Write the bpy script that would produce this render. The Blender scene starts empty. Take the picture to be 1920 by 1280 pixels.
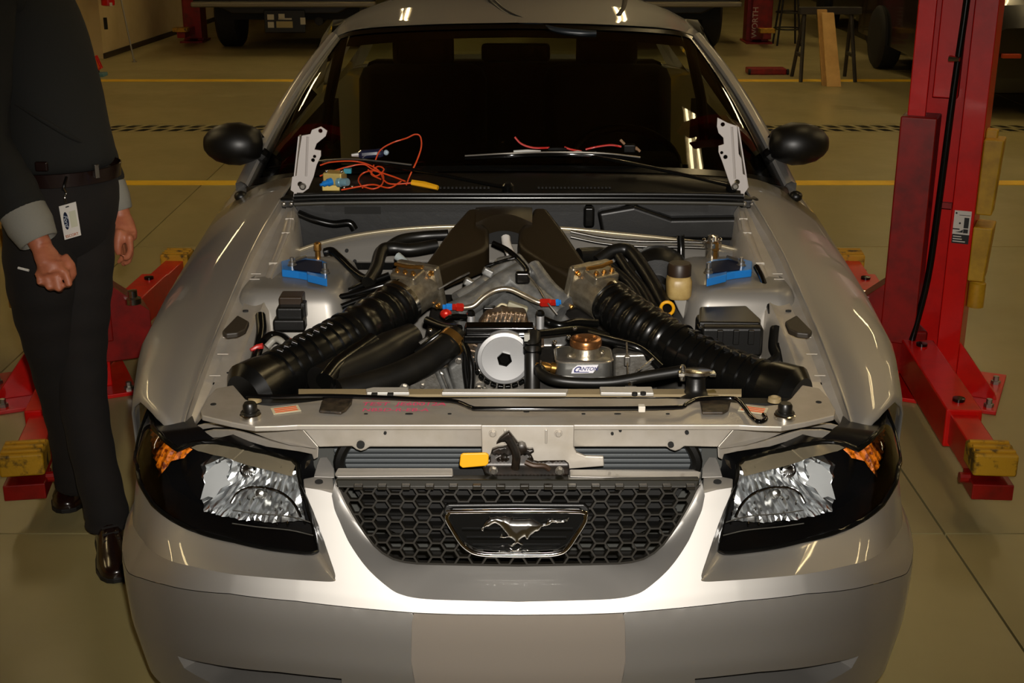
import bpy, bmesh, math, random
import numpy as np
from mathutils import Vector, Matrix, Quaternion
from mathutils.geometry import delaunay_2d_cdt

# ------------------------------------------------------------------ camera, world, light, exposure
SC = bpy.context.scene
COL = SC.collection
CAM = Vector((-0.012, -2.14, 1.78))
PITCH = math.radians(18.9)
FPX = 2447.0
cam_d = bpy.data.cameras.new('camera')
cam_d.sensor_width = 36.0
cam_d.lens = FPX / 1920.0 * 36.0
cam_d.clip_start = 0.05
cam_o = bpy.data.objects.new('camera', cam_d)
cam_o.location = CAM
cam_o.rotation_euler = (math.pi / 2 - PITCH, 0, 0)
COL.objects.link(cam_o)
SC.camera = cam_o

SC.view_settings.view_transform = 'Standard'
SC.view_settings.look = 'None'
SC.view_settings.gamma = 1.0
SC.view_settings.use_curve_mapping = False
SC.view_settings.exposure = 0.0
SC.cycles.max_bounces = 7
SC.cycles.diffuse_bounces = 3
SC.cycles.glossy_bounces = 4
SC.cycles.transparent_max_bounces = 12
SC.cycles.sample_clamp_indirect = 4.0
SC.cycles.caustics_reflective = False
SC.cycles.caustics_refractive = False

world = bpy.data.worlds.new('world')
SC.world = world
world.use_nodes = True
world.node_tree.nodes['Background'].inputs[0].default_value = (0.30, 0.22, 0.11, 1)
world.node_tree.nodes['Background'].inputs[1].default_value = 0.05

# the camera's own flash, a small lamp beside the lens
fl = bpy.data.lights.new('camera_flash', 'SPOT')
fl.spot_size = math.radians(58); fl.spot_blend = 1.0
fl.energy = 430.0
fl.color = (1.0, 0.94, 0.86)
fl.shadow_soft_size = 0.02
flo = bpy.data.objects.new('camera_flash', fl)
flo.location = CAM + Vector((0.03, 0.02, 0.075))
flo.rotation_euler = cam_o.rotation_euler
COL.objects.link(flo)
LAMP_W = 21.0            # strength of the ceiling tubes
LAMP_C = (1.0, 0.77, 0.40)

# ------------------------------------------------------------------ helpers
def clamp(a, b, c): return max(b, min(c, a))
def V(*a): return Vector(a)
def s2l(c):
    return c / 12.92 if c <= 0.04045 else ((c + 0.055) / 1.055) ** 2.4
def hx(h):
    h = h.lstrip('#')
    return tuple(s2l(int(h[i:i + 2], 16) / 255) for i in (0, 2, 4))

def ray(u, v):
    a = (u - 960) / FPX; b = (v - 640) / FPX
    c, s = math.cos(PITCH), math.sin(PITCH)
    return Vector((a, c - b * s, -s - b * c))
def P(u, v, y=None, z=None, x=None):
    """point of the world seen at (u, v) of the photograph on a plane at a known distance"""
    r = ray(u, v)
    if y is not None: t = (y - CAM.y) / r.y
    elif z is not None: t = (z - CAM.z) / r.z
    else: t = (x - CAM.x) / r.x
    return CAM + r * t
def pxm(p):
    """pixels per metre at a point"""
    d = Vector(p) - CAM
    return FPX / (d.y * math.cos(PITCH) - d.z * math.sin(PITCH))

def catmull(pts, n=6, closed=False):
    P_ = [Vector(p) for p in pts]
    if len(P_) < 3: return P_
    out = []
    m = len(P_)
    rng = range(m if closed else m - 1)
    for i in rng:
        p0 = P_[(i - 1) % m] if (closed or i > 0) else P_[0] * 2 - P_[1]
        p1 = P_[i]; p2 = P_[(i + 1) % m]
        p3 = P_[(i + 2) % m] if (closed or i + 2 < m) else P_[-1] * 2 - P_[-2]
        for k in range(n):
            t = k / n
            out.append(0.5 * ((2 * p1) + (p2 - p0) * t + (2 * p0 - 5 * p1 + 4 * p2 - p3) * t * t + (3 * p1 - p0 - 3 * p2 + p3) * t ** 3))
    if not closed: out.append(P_[-1])
    return out
def lin(pts, n):
    """resample a polyline into n points by arc length"""
    P_ = [Vector(p) for p in pts]
    L = [0]
    for a, b in zip(P_, P_[1:]): L.append(L[-1] + (b - a).length)
    out = []; j = 0
    for i in range(n):
        t = L[-1] * i / (n - 1)
        while j < len(L) - 2 and L[j + 1] < t: j += 1
        f = (t - L[j]) / max(1e-9, L[j + 1] - L[j])
        out.append(P_[j].lerp(P_[j + 1], clamp(f, 0, 1)))
    return out
def interp(x, xs, ys): return float(np.interp(x, xs, ys))
def mx(p): return Vector((-p[0], p[1], p[2]))

class MB:
    """collects shapes, then links them as one mesh object"""
    def __init__(s): s.v = []; s.f = []
    def add(s, vs, fs):
        o = len(s.v)
        s.v += [tuple(p) for p in vs]
        s.f += [tuple(i + o for i in f) for f in fs]
        return s
    def box(s, c, size, R=None):
        hx_, hy, hz = size[0] / 2, size[1] / 2, size[2] / 2
        vs = [Vector((x, y, z)) for x in (-hx_, hx_) for y in (-hy, hy) for z in (-hz, hz)]
        if R is not None: vs = [R @ p for p in vs]
        c = Vector(c)
        return s.add([p + c for p in vs], [(0, 1, 3, 2), (4, 6, 7, 5), (0, 4, 5, 1), (2, 3, 7, 6), (0, 2, 6, 4), (1, 5, 7, 3)])
    def prism(s, poly, vec):
        n = len(poly); vec = Vector(vec)
        vs = [Vector(p) for p in poly] + [Vector(p) + vec for p in poly]
        fs = [tuple(range(n)), tuple(range(2 * n - 1, n - 1, -1))]
        fs += [(i, (i + 1) % n, n + (i + 1) % n, n + i) for i in range(n)]
        return s.add(vs, fs)
    def grid(s, rows, cu=False, cv=False):
        nr, nc = len(rows), len(rows[0])
        vs = [p for r in rows for p in r]; fs = []
        for i in range(nr if cv else nr - 1):
            for j in range(nc if cu else nc - 1):
                a, b = i, (i + 1) % nr; c, d = j, (j + 1) % nc
                fs.append((a * nc + c, a * nc + d, b * nc + d, b * nc + c))
        return s.add(vs, fs)
    def loft(s, rings):
        s.grid(rings, cu=True)
        n = len(rings[0]); o = len(s.v) - n * len(rings)
        s.f.append(tuple(o + i for i in reversed(range(n))))
        o2 = len(s.v) - n
        s.f.append(tuple(o2 + i for i in range(n)))
        return s
    def tube(s, pts, r, seg=10, smooth=0, flat=1.0):
        rr = r if isinstance(r, (list, tuple)) else [r] * len(pts)
        P_ = [Vector(p) for p in pts]
        if smooth:
            q = catmull([Vector((p.x, p.y, p.z)) for p in P_], smooth)
            rs = []
            for i in range(len(q)):
                t = i / smooth; a = min(int(t), len(rr) - 1); b = min(a + 1, len(rr) - 1)
                rs.append(rr[a] + (rr[b] - rr[a]) * (t - a))
            P_, rr = q, rs
        n = len(P_); rings = []
        T = [(P_[min(i + 1, n - 1)] - P_[max(i - 1, 0)]).normalized() for i in range(n)]
        up = Vector((0, 0, 1)) if abs(T[0].z) < 0.9 else Vector((0, 1, 0))
        N = (up - T[0] * up.dot(T[0])).normalized()
        for i in range(n):
            N = (N - T[i] * N.dot(T[i])); N = N.normalized() if N.length > 1e-6 else T[i].orthogonal().normalized()
            B = T[i].cross(N)
            rings.append([P_[i] + (N * math.cos(2 * math.pi * k / seg) * flat + B * math.sin(2 * math.pi * k / seg)) * rr[i] for k in range(seg)])
        return s.loft(rings)
    def lathe(s, prof, o, axis=(0, 0, 1), seg=24, cap=True):
        """prof: (radius, height) pairs along the axis"""
        ax = Vector(axis).normalized(); e1 = ax.orthogonal().normalized(); e2 = ax.cross(e1); o = Vector(o)
        rings = [[o + ax * h + (e1 * math.cos(2 * math.pi * k / seg) + e2 * math.sin(2 * math.pi * k / seg)) * max(r, 1e-4) for k in range(seg)] for r, h in prof]
        return s.loft(rings) if cap else s.grid(rings, cu=True)
    def ball(s, c, r, seg=14, rings=9, R=None):
        if not isinstance(r, (list, tuple)): r = (r, r, r)
        c = Vector(c); rows = []
        for i in range(rings + 1):
            a = math.pi * i / rings
            row = []
            for k in range(seg):
                p = Vector((r[0] * max(math.sin(a), 1e-3) * math.cos(2 * math.pi * k / seg), r[1] * max(math.sin(a), 1e-3) * math.sin(2 * math.pi * k / seg), r[2] * math.cos(a)))
                if R is not None: p = R @ p
                row.append(p + c)
            rows.append(row)
        return s.loft(rows)
    def build(s, name, m, parent=None, smooth=35, bevel=0, seg=2, solid=0, sub=0, weld=1e-5, label=None, off=-1):
        me = bpy.data.meshes.new(name)
        me.from_pydata(s.v, [], s.f)
        bm = bmesh.new(); bm.from_mesh(me)
        if weld: bmesh.ops.remove_doubles(bm, verts=bm.verts, dist=weld)
        bmesh.ops.recalc_face_normals(bm, faces=bm.faces)
        bm.to_mesh(me); bm.free()
        if smooth:
            me.shade_smooth(); me.set_sharp_from_angle(angle=math.radians(smooth))
        for x in (m if isinstance(m, (list, tuple)) else [m]): me.materials.append(x)
        o = bpy.data.objects.new(name, me)
        COL.objects.link(o)
        if solid:
            md = o.modifiers.new('solid', 'SOLIDIFY'); md.thickness = solid; md.offset = off
        if bevel:
            md = o.modifiers.new('bevel', 'BEVEL'); md.width = bevel; md.segments = seg; md.limit_method = 'ANGLE'; md.angle_limit = math.radians(35)
            md.harden_normals = True
        if sub:
            md = o.modifiers.new('sub', 'SUBSURF'); md.levels = sub; md.render_levels = sub
        if parent is not None: put(o, parent)
        if label: o['label'] = label
        return o
def put(o, parent):
    o.parent = parent
    if parent.type == 'EMPTY': o.matrix_parent_inverse = Matrix.Translation(-Vector(parent.location))
def thing(name, label, cat, loc=(0, 0, 0), group=None):
    o = bpy.data.objects.new(name, None); COL.objects.link(o)
    o.empty_display_size = 0.1
    o.location = loc
    return tag(o, label, cat, group)
def tag(o, label, cat, group=None):
    o['label'] = label; o['category'] = cat
    if group: o['group'] = group
    return o
def struct(o): o['kind'] = 'structure'; return o

# materials
def mat(name, col, rough=0.5, metal=0.0, coat=0.0, coat_r=0.05, spec=0.5, noise=None, bump=None, emit=None, trans=0, rmap=None):
    m = bpy.data.materials.new(name); m.use_nodes = True
    nt = m.node_tree; b = nt.nodes['Principled BSDF']
    c = hx(col) if isinstance(col, str) else col
    b.inputs['Base Color'].default_value = (*c, 1)
    b.inputs['Roughness'].default_value = rough
    b.inputs['Metallic'].default_value = metal
    b.inputs['Coat Weight'].default_value = coat
    b.inputs['Coat Roughness'].default_value = coat_r
    b.inputs['Specular IOR Level'].default_value = spec
    if trans: b.inputs['Transmission Weight'].default_value = trans
    if emit:
        b.inputs['Emission Color'].default_value = (*emit[0], 1); b.inputs['Emission Strength'].default_value = emit[1]
    tc = nt.nodes.new('ShaderNodeTexCoord')
    def nz(scale, detail=5, rough_=0.6):
        n = nt.nodes.new('ShaderNodeTexNoise'); n.inputs['Scale'].default_value = scale; n.inputs['Detail'].default_value = detail
        n.inputs['Roughness'].default_value = rough_
        nt.links.new(tc.outputs['Object'], n.inputs['Vector']); return n
    if noise:   # (scale, other colour, lo, hi)
        n = nz(noise[0]); r = nt.nodes.new('ShaderNodeValToRGB')
        r.color_ramp.elements[0].position = noise[2]; r.color_ramp.elements[1].position = noise[3]
        r.color_ramp.elements[0].color = (*c, 1)
        c2 = hx(noise[1]) if isinstance(noise[1], str) else noise[1]
        r.color_ramp.elements[1].color = (*c2, 1)
        nt.links.new(n.outputs['Fac'], r.inputs['Fac']); nt.links.new(r.outputs['Color'], b.inputs['Base Color'])
    if rmap:    # (scale, lo, hi)
        n = nz(rmap[0]); mp = nt.nodes.new('ShaderNodeMapRange')
        mp.inputs['From Min'].default_value = 0.3; mp.inputs['From Max'].default_value = 0.7
        mp.inputs['To Min'].default_value = rmap[1]; mp.inputs['To Max'].default_value = rmap[2]
        nt.links.new(n.outputs['Fac'], mp.inputs['Value']); nt.links.new(mp.outputs['Result'], b.inputs['Roughness'])
    if bump:    # (scale, strength)
        n = nz(bump[0]); bp = nt.nodes.new('ShaderNodeBump'); bp.inputs['Strength'].default_value = bump[1]; bp.inputs['Distance'].default_value = 0.01
        nt.links.new(n.outputs['Fac'], bp.inputs['Height']); nt.links.new(bp.outputs['Normal'], b.inputs['Normal'])
    return m
def glass_mat(name, tint, rough=0.0, f=1.5, refl=1.0):
    """thin pane: clear or tinted see-through with a Fresnel mirror"""
    m = bpy.data.materials.new(name); m.use_nodes = True; nt = m.node_tree; nt.nodes.clear()
    out = nt.nodes.new('ShaderNodeOutputMaterial'); mix = nt.nodes.new('ShaderNodeMixShader')
    tr = nt.nodes.new('ShaderNodeBsdfTransparent'); tr.inputs['Color'].default_value = (*tint, 1)
    gl = nt.nodes.new('ShaderNodeBsdfGlossy'); gl.inputs['Roughness'].default_value = rough; gl.inputs['Color'].default_value = (refl, refl, refl, 1)
    fr = nt.nodes.new('ShaderNodeFresnel'); fr.inputs['IOR'].default_value = f
    nt.links.new(fr.outputs[0], mix.inputs[0]); nt.links.new(tr.outputs[0], mix.inputs[1]); nt.links.new(gl.outputs[0], mix.inputs[2])
    nt.links.new(mix.outputs[0], out.inputs[0])
    return m

PAINT = mat('silver_paint', '#b9b6b1', 0.57, 0.95, 0.8, 0.03)
PAINT_IN = mat('silver_paint_unpolished', '#c0b9ae', 0.47, 0.6, 0.25, 0.15, noise=(14, '#b0a798', 0.35, 0.75))
BLACK_PL = mat('black_plastic', '#0a0907', 0.4, bump=(220, 0.03))
BLACK_SATIN = mat('black_satin_plastic', '#080807', 0.22, spec=0.5)
BLACK_GLOSS = mat('black_gloss', '#070707', 0.08, coat=0.4)
RUBBER = mat('rubber_hose', '#0d0c0a', 0.36, noise=(20, '#16140f', 0.4, 0.7))
DARK = mat('dark_void', '#0a0906', 0.8)
CHROME = mat('chrome', '#e8e8e8', 0.07, 1.0)
CHROME_R = mat('brushed_chrome', '#d5d3ce', 0.2, 1.0)
ALU = mat('cast_aluminium', '#b0aca4', 0.33, 0.9, noise=(60, '#8d877c', 0.35, 0.7), bump=(150, 0.08))
ALU_M = mat('machined_aluminium', '#d6d6d6', 0.42, 0.8)
ALU_D = mat('dull_engine_metal', '#6e6e6b', 0.5, 0.5, noise=(30, '#45433f', 0.4, 0.75), bump=(60, 0.1))
BRASS = mat('brass_clamp', '#a67a3c', 0.3, 0.9)
STEEL = mat('steel', '#9a958c', 0.35, 0.9)
BLUE_AN = mat('blue_anodised', '#2384dc', 0.35, 0.3, coat=0.3)
BLUE_D = mat('blue_anodised_dark', '#04122e', 0.5, 0.1, spec=0.2)
RED_AN = mat('red_anodised', '#d0281c', 0.3, 0.5)
YEL = mat('yellow_plastic', '#e0a116', 0.45)
GLASS = glass_mat('windscreen_glass', (0.62, 0.66, 0.58), 0.0, 1.6)
LENS = glass_mat('lens_plastic', (0.93, 0.94, 0.93), 0.0, 1.5)
AMBER = mat('amber_lens', '#f58214', 0.15, 0.0, coat=0.6, noise=(90, '#7a2c04', 0.45, 0.6), bump=(120, 0.5))
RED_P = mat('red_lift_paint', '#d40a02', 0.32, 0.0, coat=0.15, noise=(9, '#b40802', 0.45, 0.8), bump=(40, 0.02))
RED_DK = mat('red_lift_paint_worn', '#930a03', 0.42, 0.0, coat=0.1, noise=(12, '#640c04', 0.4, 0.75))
YEL_P = mat('yellow_lift_paint_worn', '#c08f16', 0.55, noise=(22, '#4f3a12', 0.52, 0.64), bump=(60, 0.15))
YEL_C = mat('yellow_lift_paint', '#c79a1e', 0.5, noise=(15, '#a87f18', 0.4, 0.7))
# ------------------------------------------------------------------ the garage
M_FLOOR = mat('sealed_concrete', '#a39768', 0.34, spec=0.45, noise=(0.9, '#92875c', 0.35, 0.75), rmap=(1.6, 0.28, 0.46))
nt = M_FLOOR.node_tree
M_JOINT = mat('floor_joint', '#1a150d', 0.9)
M_LINE = mat('yellow_floor_paint', '#ffd024', 0.5, noise=(4, '#e8b41c', 0.45, 0.75))
M_WALL = mat('cream_wall_paint', '#c9b487', 0.7, noise=(2, '#b59e70', 0.4, 0.8))
M_WALLD = mat('brown_far_wall', '#4a3a22', 0.8)
M_CEIL = mat('ceiling_tan', '#7a6238', 0.8)
M_STEELD = mat('dark_trench', '#0c0906', 0.9)

fl_ = struct(MB().box((2, 10, -0.09), (36, 40, 0.12)).build('floor', M_JOINT, smooth=0))
XJ = [-11.894, -8.604, -5.314, -2.024, 1.262, 4.552, 7.842, 11.132, 14.4]
YJ = [-9.0, -5.3, -1.99, 1.313, 4.62, 8.155, 8.575, 12.0, 15.4, 19, 24, 28]
slab_me = {}
for i in range(len(XJ) - 1):
    for j in range(len(YJ) - 1):
        if YJ[j] == 8.155: continue
        w = round(XJ[i + 1] - XJ[i] - 0.007, 4); h = round(YJ[j + 1] - YJ[j] - 0.007, 4)
        if (w, h) not in slab_me:
            o = MB().box((0, 0, -0.016), (w, h, 0.032)).build('floor_slab', M_FLOOR, smooth=0); slab_me[(w, h)] = o.data
        else:
            o = bpy.data.objects.new('floor_slab', slab_me[(w, h)]); COL.objects.link(o)
        o.location = ((XJ[i] + XJ[i + 1]) / 2, (YJ[j] + YJ[j + 1]) / 2, 0.0)
        o.parent = fl_
# painted lines
for y0, w in ((6.25, 0.135), (11.2, 0.16)):
    m = MB().box((0, y0, 0.001), (16, w, 0.003)); m.build('painted_line', M_LINE, fl_, smooth=0)
# trench drain: a solid strip with two rows of slanted slots
tr = MB()
tr.box((0, 8.365, -0.024), (24, 0.41, 0.006))
tr.build('drain_trough', M_STEELD, fl_, smooth=0)
gr = MB()
for (a, b) in ((8.158, 8.22), (8.345, 8.385), (8.51, 8.572)):
    gr.box((0, (a + b) / 2, -0.0015), (24, b - a, 0.003))
for r0, r1 in ((8.22, 8.345), (8.385, 8.51)):
    x = -9.0
    while x < 9.0:
        sl = 0.05 if x < 0 else -0.05
        k = int((x + 9) / 0.115)
        w = 0.045 if k % 11 else 0.13
        gr.prism([(x, r0, -0.003), (x + w, r0, -0.003), (x + w + sl, r1, -0.003), (x + sl, r1, -0.003)], (0, 0, 0.003))
        x += 0.085 + w
g_ = gr.build('drain_grate', M_FLOOR, fl_, smooth=0, weld=0); g_['kind'] = 'stuff'

struct(MB().box((2, 10, 5.2), (36, 40, 0.2)).build('ceiling', M_CEIL, smooth=0))
struct(MB().box((2, 29, 2.5), (36, 0.2, 5.2)).build('wall_back', M_WALLD, smooth=0))
struct(MB().box((2, -8, 2.5), (36, 0.2, 5.2)).build('wall_front', M_WALL, smooth=0))
struct(MB().box((14.5, 10, 2.5), (0.2, 40, 5.2)).build('wall_right', M_WALL, smooth=0))
wl = MB().prism([(-6.4, 13.06, 0), (-4.69, 13.06, 0), (-4.33, 19.6, 0), (-6.4, 19.6, 0)], (0, 0, 3.2))
wl_o = struct(wl.build('wall_left', M_WALL, smooth=0))
struct(MB().box((-11.0, 3, 2.5), (0.2, 22, 5.2)).build('wall_left_outer', M_WALL, smooth=0))
bb = MB().prism([(-4.69, 13.05, 0), (-4.67, 13.05, 0), (-4.31, 19.6, 0), (-4.33, 19.6, 0)], (0, 0, 0.06))
struct(bb.build('baseboard_left', mat('dark_baseboard', '#2d2112', 0.6), smooth=0))
lg = MB().box((-5.2, 12.95, 0.98), (0.98, 0.5, 0.05))
struct(lg.build('trim_1', mat('pale_ledge', '#d9c99b', 0.5), smooth=0, bevel=0.008))

# ceiling lights: long twin tube fittings
M_TUBE = mat('lit_tube', '#ffffff', 0.5, emit=(LAMP_C, LAMP_W))
M_FIT = mat('white_fitting', '#d8d2c4', 0.5)
def ceiling_light(x, y, z=4.75, L=2.4, rot=0):
    t = thing('ceiling_light', 'long twin tube ceiling light hanging over the workshop floor', 'ceiling light', (x, y, z), 'ceiling lights over the workshop')
    c, s_ = math.cos(rot), math.sin(rot); R = Matrix.Rotation(rot, 3, 'Z')
    b = MB().box((x, y, z), (0.34, L + 0.06, 0.05), R); b.build('housing', M_FIT, t, smooth=0)
    for d in (-0.085, 0.085):
        o = R @ Vector((d, 0, 0)); e = R @ Vector((0, L / 2, 0))
        cpt = Vector((x, y, z - 0.05)) + o
        MB().tube([cpt - e, cpt + e], 0.028, 8).build('tube', M_TUBE, t)
for y, xs_ in ((2.72, (-8.0, -4.6, 2.12, 5.6, 8.8)), (8.2, (-4.6, 1.7, 5.2, 8.6)), (14.8, (-2.1, 2.0, 5.6))):
    for x in xs_: ceiling_light(x, y, L=1.7 if x == 2.12 else 3.4 if y > 14 else 2.4)
# ------------------------------------------------------------------ the car: body
car = thing('car', 'silver two door coupe with its hood removed and open engine bay', 'car', (0, 1.9, 0))
car_loc = car.location

# plan of the nose: |x| against y, front to rear
PLAN = catmull([V(0, 0, 0), V(0.2, 0.004, 0), V(0.4, 0.022, 0), V(0.55, 0.052, 0), V(0.67, 0.105, 0), V(0.755, 0.18, 0), V(0.803, 0.245, 0), V(0.832, 0.31, 0), V(0.853, 0.38, 0), V(0.876, 0.5, 0), V(0.89, 0.65, 0)], 14)
PLAN = np.array([(p.x, p.y) for p in lin(PLAN, 700)])
PS = np.concatenate([[0], np.cumsum(np.linalg.norm(np.diff(PLAN, axis=0), axis=1))])
_t = np.gradient(PLAN, axis=0); _t /= np.linalg.norm(_t, axis=1)[:, None]
PN = np.stack([_t[:, 1], -_t[:, 0]], 1)          # outward normal (x, y)
SMAX = PS[-1]
def plan(s):
    return (np.interp(s, PS, PLAN[:, 0]), np.interp(s, PS, PLAN[:, 1]), np.interp(s, PS, PN[:, 0]), np.interp(s, PS, PN[:, 1]))
class Skin:
    """surface wrapped on the nose plan; off(s, z) = inward distance"""
    def __init__(s, off): s.off = off
    def pos(s, a, z):
        x, y, nx, ny = plan(a); o = s.off(a, z)
        return Vector((x - nx * o, y - ny * o, z))
    def hit(s, u, v):
        """(s, z) of the surface where the photograph shows pixel (u, v) of the left half"""
        r = ray(u, v)
        best = None; prev = None
        for i in range(260):
            t = 1.9 + i * 0.008
            p = CAM + r * t
            f = s.f(p)
            if prev is not None and prev[0] > 0 >= f[0]:
                a, b = prev[2], t
                for _ in range(22):
                    m = (a + b) / 2; fm = s.f(CAM + r * m)
                    if fm[0] > 0: a = m
                    else: b = m
                p = CAM + r * b; f = s.f(p)
                return (f[1], p.z)
            if best is None or f[0] < best[0]: best = (f[0], f[1], p.z)
            prev = (f[0], f[1], t)
        return (best[1], best[2])
    def f(s, p):
        ax = -p.x
        d = (PLAN[:, 0] - ax) ** 2 + (PLAN[:, 1] - p.y) ** 2
        i = int(np.argmin(d))
        sd = (ax - PLAN[i, 0]) * PN[i, 0] + (p.y - PLAN[i, 1]) * PN[i, 1]
        return (sd + s.off(PS[i], p.z), PS[i])
def dens(poly, step, closed=True):
    out = []
    n = len(poly)
    for i in range(n if closed else n - 1):
        a = poly[i]; b = poly[(i + 1) % n]
        L = math.hypot(b[0] - a[0], b[1] - a[1]); k = max(1, int(math.ceil(L / step)))
        out += [(a[0] + (b[0] - a[0]) * j / k, a[1] + (b[1] - a[1]) * j / k) for j in range(k)]
    if not closed: out.append(poly[-1])
    return out
def inside(p, poly):
    c = False; x, y = p; n = len(poly); j = n - 1
    for i in range(n):
        xi, yi = poly[i]; xj, yj = poly[j]
        if (yi > y) != (yj > y) and x < (xj - xi) * (y - yi) / (yj - yi) + xi: c = not c
        j = i
    return c
def dist_poly(p, poly):
    x = np.array(poly); return float(np.min((x[:, 0] - p[0]) ** 2 + (x[:, 1] - p[1]) ** 2)) ** 0.5
def fill2d(outline, step, holes=(), edge=None):
    """triangulate a 2-D region with an inner grid; returns points and faces"""
    e = edge or step
    loops = [dens(outline, e)] + [dens(h, e) for h in holes]
    pts = []; edges = []
    for lp in loops:
        o = len(pts); pts += lp
        edges += [(o + i, o + (i + 1) % len(lp)) for i in range(len(lp))]
    xs = [p[0] for p in loops[0]]; ys = [p[1] for p in loops[0]]
    allp = np.array(pts)
    x = min(xs) + step / 2; r = 0
    while x < max(xs):
        y = min(ys) + (step / 2 if r % 2 else 0.0)
        while y < max(ys):
            if inside((x, y), loops[0]) and not any(inside((x, y), h) for h in loops[1:]):
                if np.min((allp[:, 0] - x) ** 2 + (allp[:, 1] - y) ** 2) > (0.45 * step) ** 2: pts.append((x, y))
            y += step
        x += step * 0.87; r += 1
    res = delaunay_2d_cdt([Vector(p) for p in pts], edges, [], 2, 1e-7)
    P2 = [(p.x, p.y) for p in res[0]]; F2 = []
    hb = [(min(p[0] for p in h), max(p[0] for p in h), min(p[1] for p in h), max(p[1] for p in h), h) for h in holes]
    for f in res[2]:
        cx = sum(P2[i][0] for i in f) / len(f); cy = sum(P2[i][1] for i in f) / len(f)
        if any(a < cx < b and c < cy < d and inside((cx, cy), h) for a, b, c, d, h in hb): continue
        F2.append(tuple(f))
    return P2, F2
def both(mb):
    """add the mirrored half"""
    n = len(mb.v)
    mb.v += [(-p[0], p[1], p[2]) for p in mb.v]
    mb.f += [tuple(i + n for i in reversed(f)) for f in mb.f]
    return mb
def side(mb, sg):
    """left half was modelled at +x; sg -1 sends it to the left of the picture"""
    if sg < 0:
        mb.v = [(-p[0], p[1], p[2]) for p in mb.v]; mb.f = [tuple(reversed(f)) for f in mb.f]
    return mb
def patch(sk, outline, step, holes=(), mb=None):
    mb = mb or MB()
    p2, fs = fill2d(outline, step, holes)
    mb.add([sk.pos(a, z) for a, z in p2], fs)
    return mb
def smooth2(poly, n=4):
    return [(p.x, p.y) for p in catmull([V(a, b, 0) for a, b in poly], n)]

# crease under the bright band, then the nose skin itself
flat = Skin(lambda s, z: 0.0)
CR = [(971, 1153), (860, 1152), (777, 1149), (660, 1139), (556, 1127), (430, 1113), (308, 1096), (262, 1083), (240, 1074)]
CRs = [flat.hit(u, v) for u, v in CR]
_cs = [c[0] for c in CRs] + [SMAX]; _cz = [c[1] for c in CRs] + [CRs[-1][1] - 0.005]
_o = np.argsort(_cs); _cs = np.array(_cs)[_o]; _cz = np.array(_cz)[_o]
def zc(s): return float(np.interp(s, _cs, _cz))
YO_Z = [-0.36, -0.26, -0.14, -0.05, -0.004, 0.0, 0.02, 0.04, 0.09, 0.15, 0.24]
YO_O = [0.075, 0.03, 0.006, 0.0, 0.0, 0.002, 0.012, 0.025, 0.055, 0.088, 0.13]
def yo(s, z): return float(np.interp(z - zc(s), YO_Z, YO_O))
nose = Skin(yo)
H = nose.hit
# outlines on the nose skin, traced on the left half
LIP = [(971, 1128), (850, 1125), (790, 1122), (757, 1116), (730, 1103), (690, 1066), (656, 1020), (638, 980), (628, 955), (622, 930)]
RIBTOP = [(622, 924), (600, 918), (572, 914)]
PKT_IN = [(574, 925), (598, 985), (618, 1042), (627, 1072), (629, 1083)]
RIDGE = [(622, 1090), (560, 1087), (473, 1080), (400, 1070), (350, 1059), (302, 1043), (275, 1024), (258, 1000), (248, 970)]
lip = [H(*p) for p in LIP]; ribtop = [H(*p) for p in RIBTOP]; pkt = [H(*p) for p in PKT_IN]; ridge = [H(*p) for p in RIDGE]
lip[0] = (0.0, lip[0][1])
lip = smooth2(lip, 6); _n = 6
pk_rg = smooth2(pkt + ridge, 6); pkt_s = pk_rg[:(len(pkt) - 1) * 6 + 1]; ridge_s = pk_rg[(len(pkt) - 1) * 6:]
s_e, z_e = pk_rg[-1]
outer = [(s_e + 0.02, z_e + 0.04), (s_e + 0.05, z_e + 0.075), (SMAX - 0.17, z_e + 0.085), (SMAX - 0.01, z_e + 0.08)]
band = lip + ribtop + pk_rg + outer
lowz = 0.215
bottom = [(SMAX - 0.01, lowz + 0.02), (0.0, lowz)]
low_l = [(SMAX - 0.01, zc(SMAX) - 0.006)] + [(s, zc(s) - 0.006) for s in np.linspace(SMAX - 0.05, 0, 30)]
# number plate recess on the lower fascia
PL_W = 0.2
crest = [(s, zc(s)) for s in np.linspace(0, SMAX - 0.01, 150)]
mb = patch(nose, band + list(reversed(crest)), 0.0085)
plate_side = [(PL_W - 0.004, zc(PL_W) - 0.006), (PL_W, zc(PL_W) - 0.02), (PL_W + 0.004, 0.40), (PL_W - 0.002, 0.34), (PL_W - 0.02, 0.27), (0.0, 0.265)]
SLOT = [(332, 1229), (390, 1243), (520, 1259), (640, 1272), (640, 1310), (520, 1300), (400, 1282), (345, 1252)]
slot = [H(*p) for p in SLOT]
k0 = [i for i, q in enumerate(crest) if q[0] >= PL_W - 0.006][0]
outl = [(a, z - 0.0012) for a, z in crest[k0:]] + [(SMAX - 0.01, lowz + 0.02)] + [(s, lowz) for s in np.linspace(SMAX - 0.06, 0.0, 20)] + list(reversed(plate_side))
patch(nose, outl, 0.02, [slot], mb)
rec = Skin(lambda s, z: yo(s, z) + 0.007)
plate = [(s, z - 0.0012) for s, z in crest[:k0 + 1]] + plate_side
pl_d = [(a, z - 0.0012) for a, z in crest[:k0 + 1]] + plate_side
mb.grid([[nose.pos(*p) for p in pl_d], [rec.pos(*p) for p in pl_d]])
# slot throat
thr = Skin(lambda s, z: yo(s, z) + 0.09)
sd_ = dens(slot, 0.02) ; sd_.append(sd_[0])
mb.grid([[nose.pos(*p) for p in sd_], [thr.pos(*p) for p in sd_]])
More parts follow.
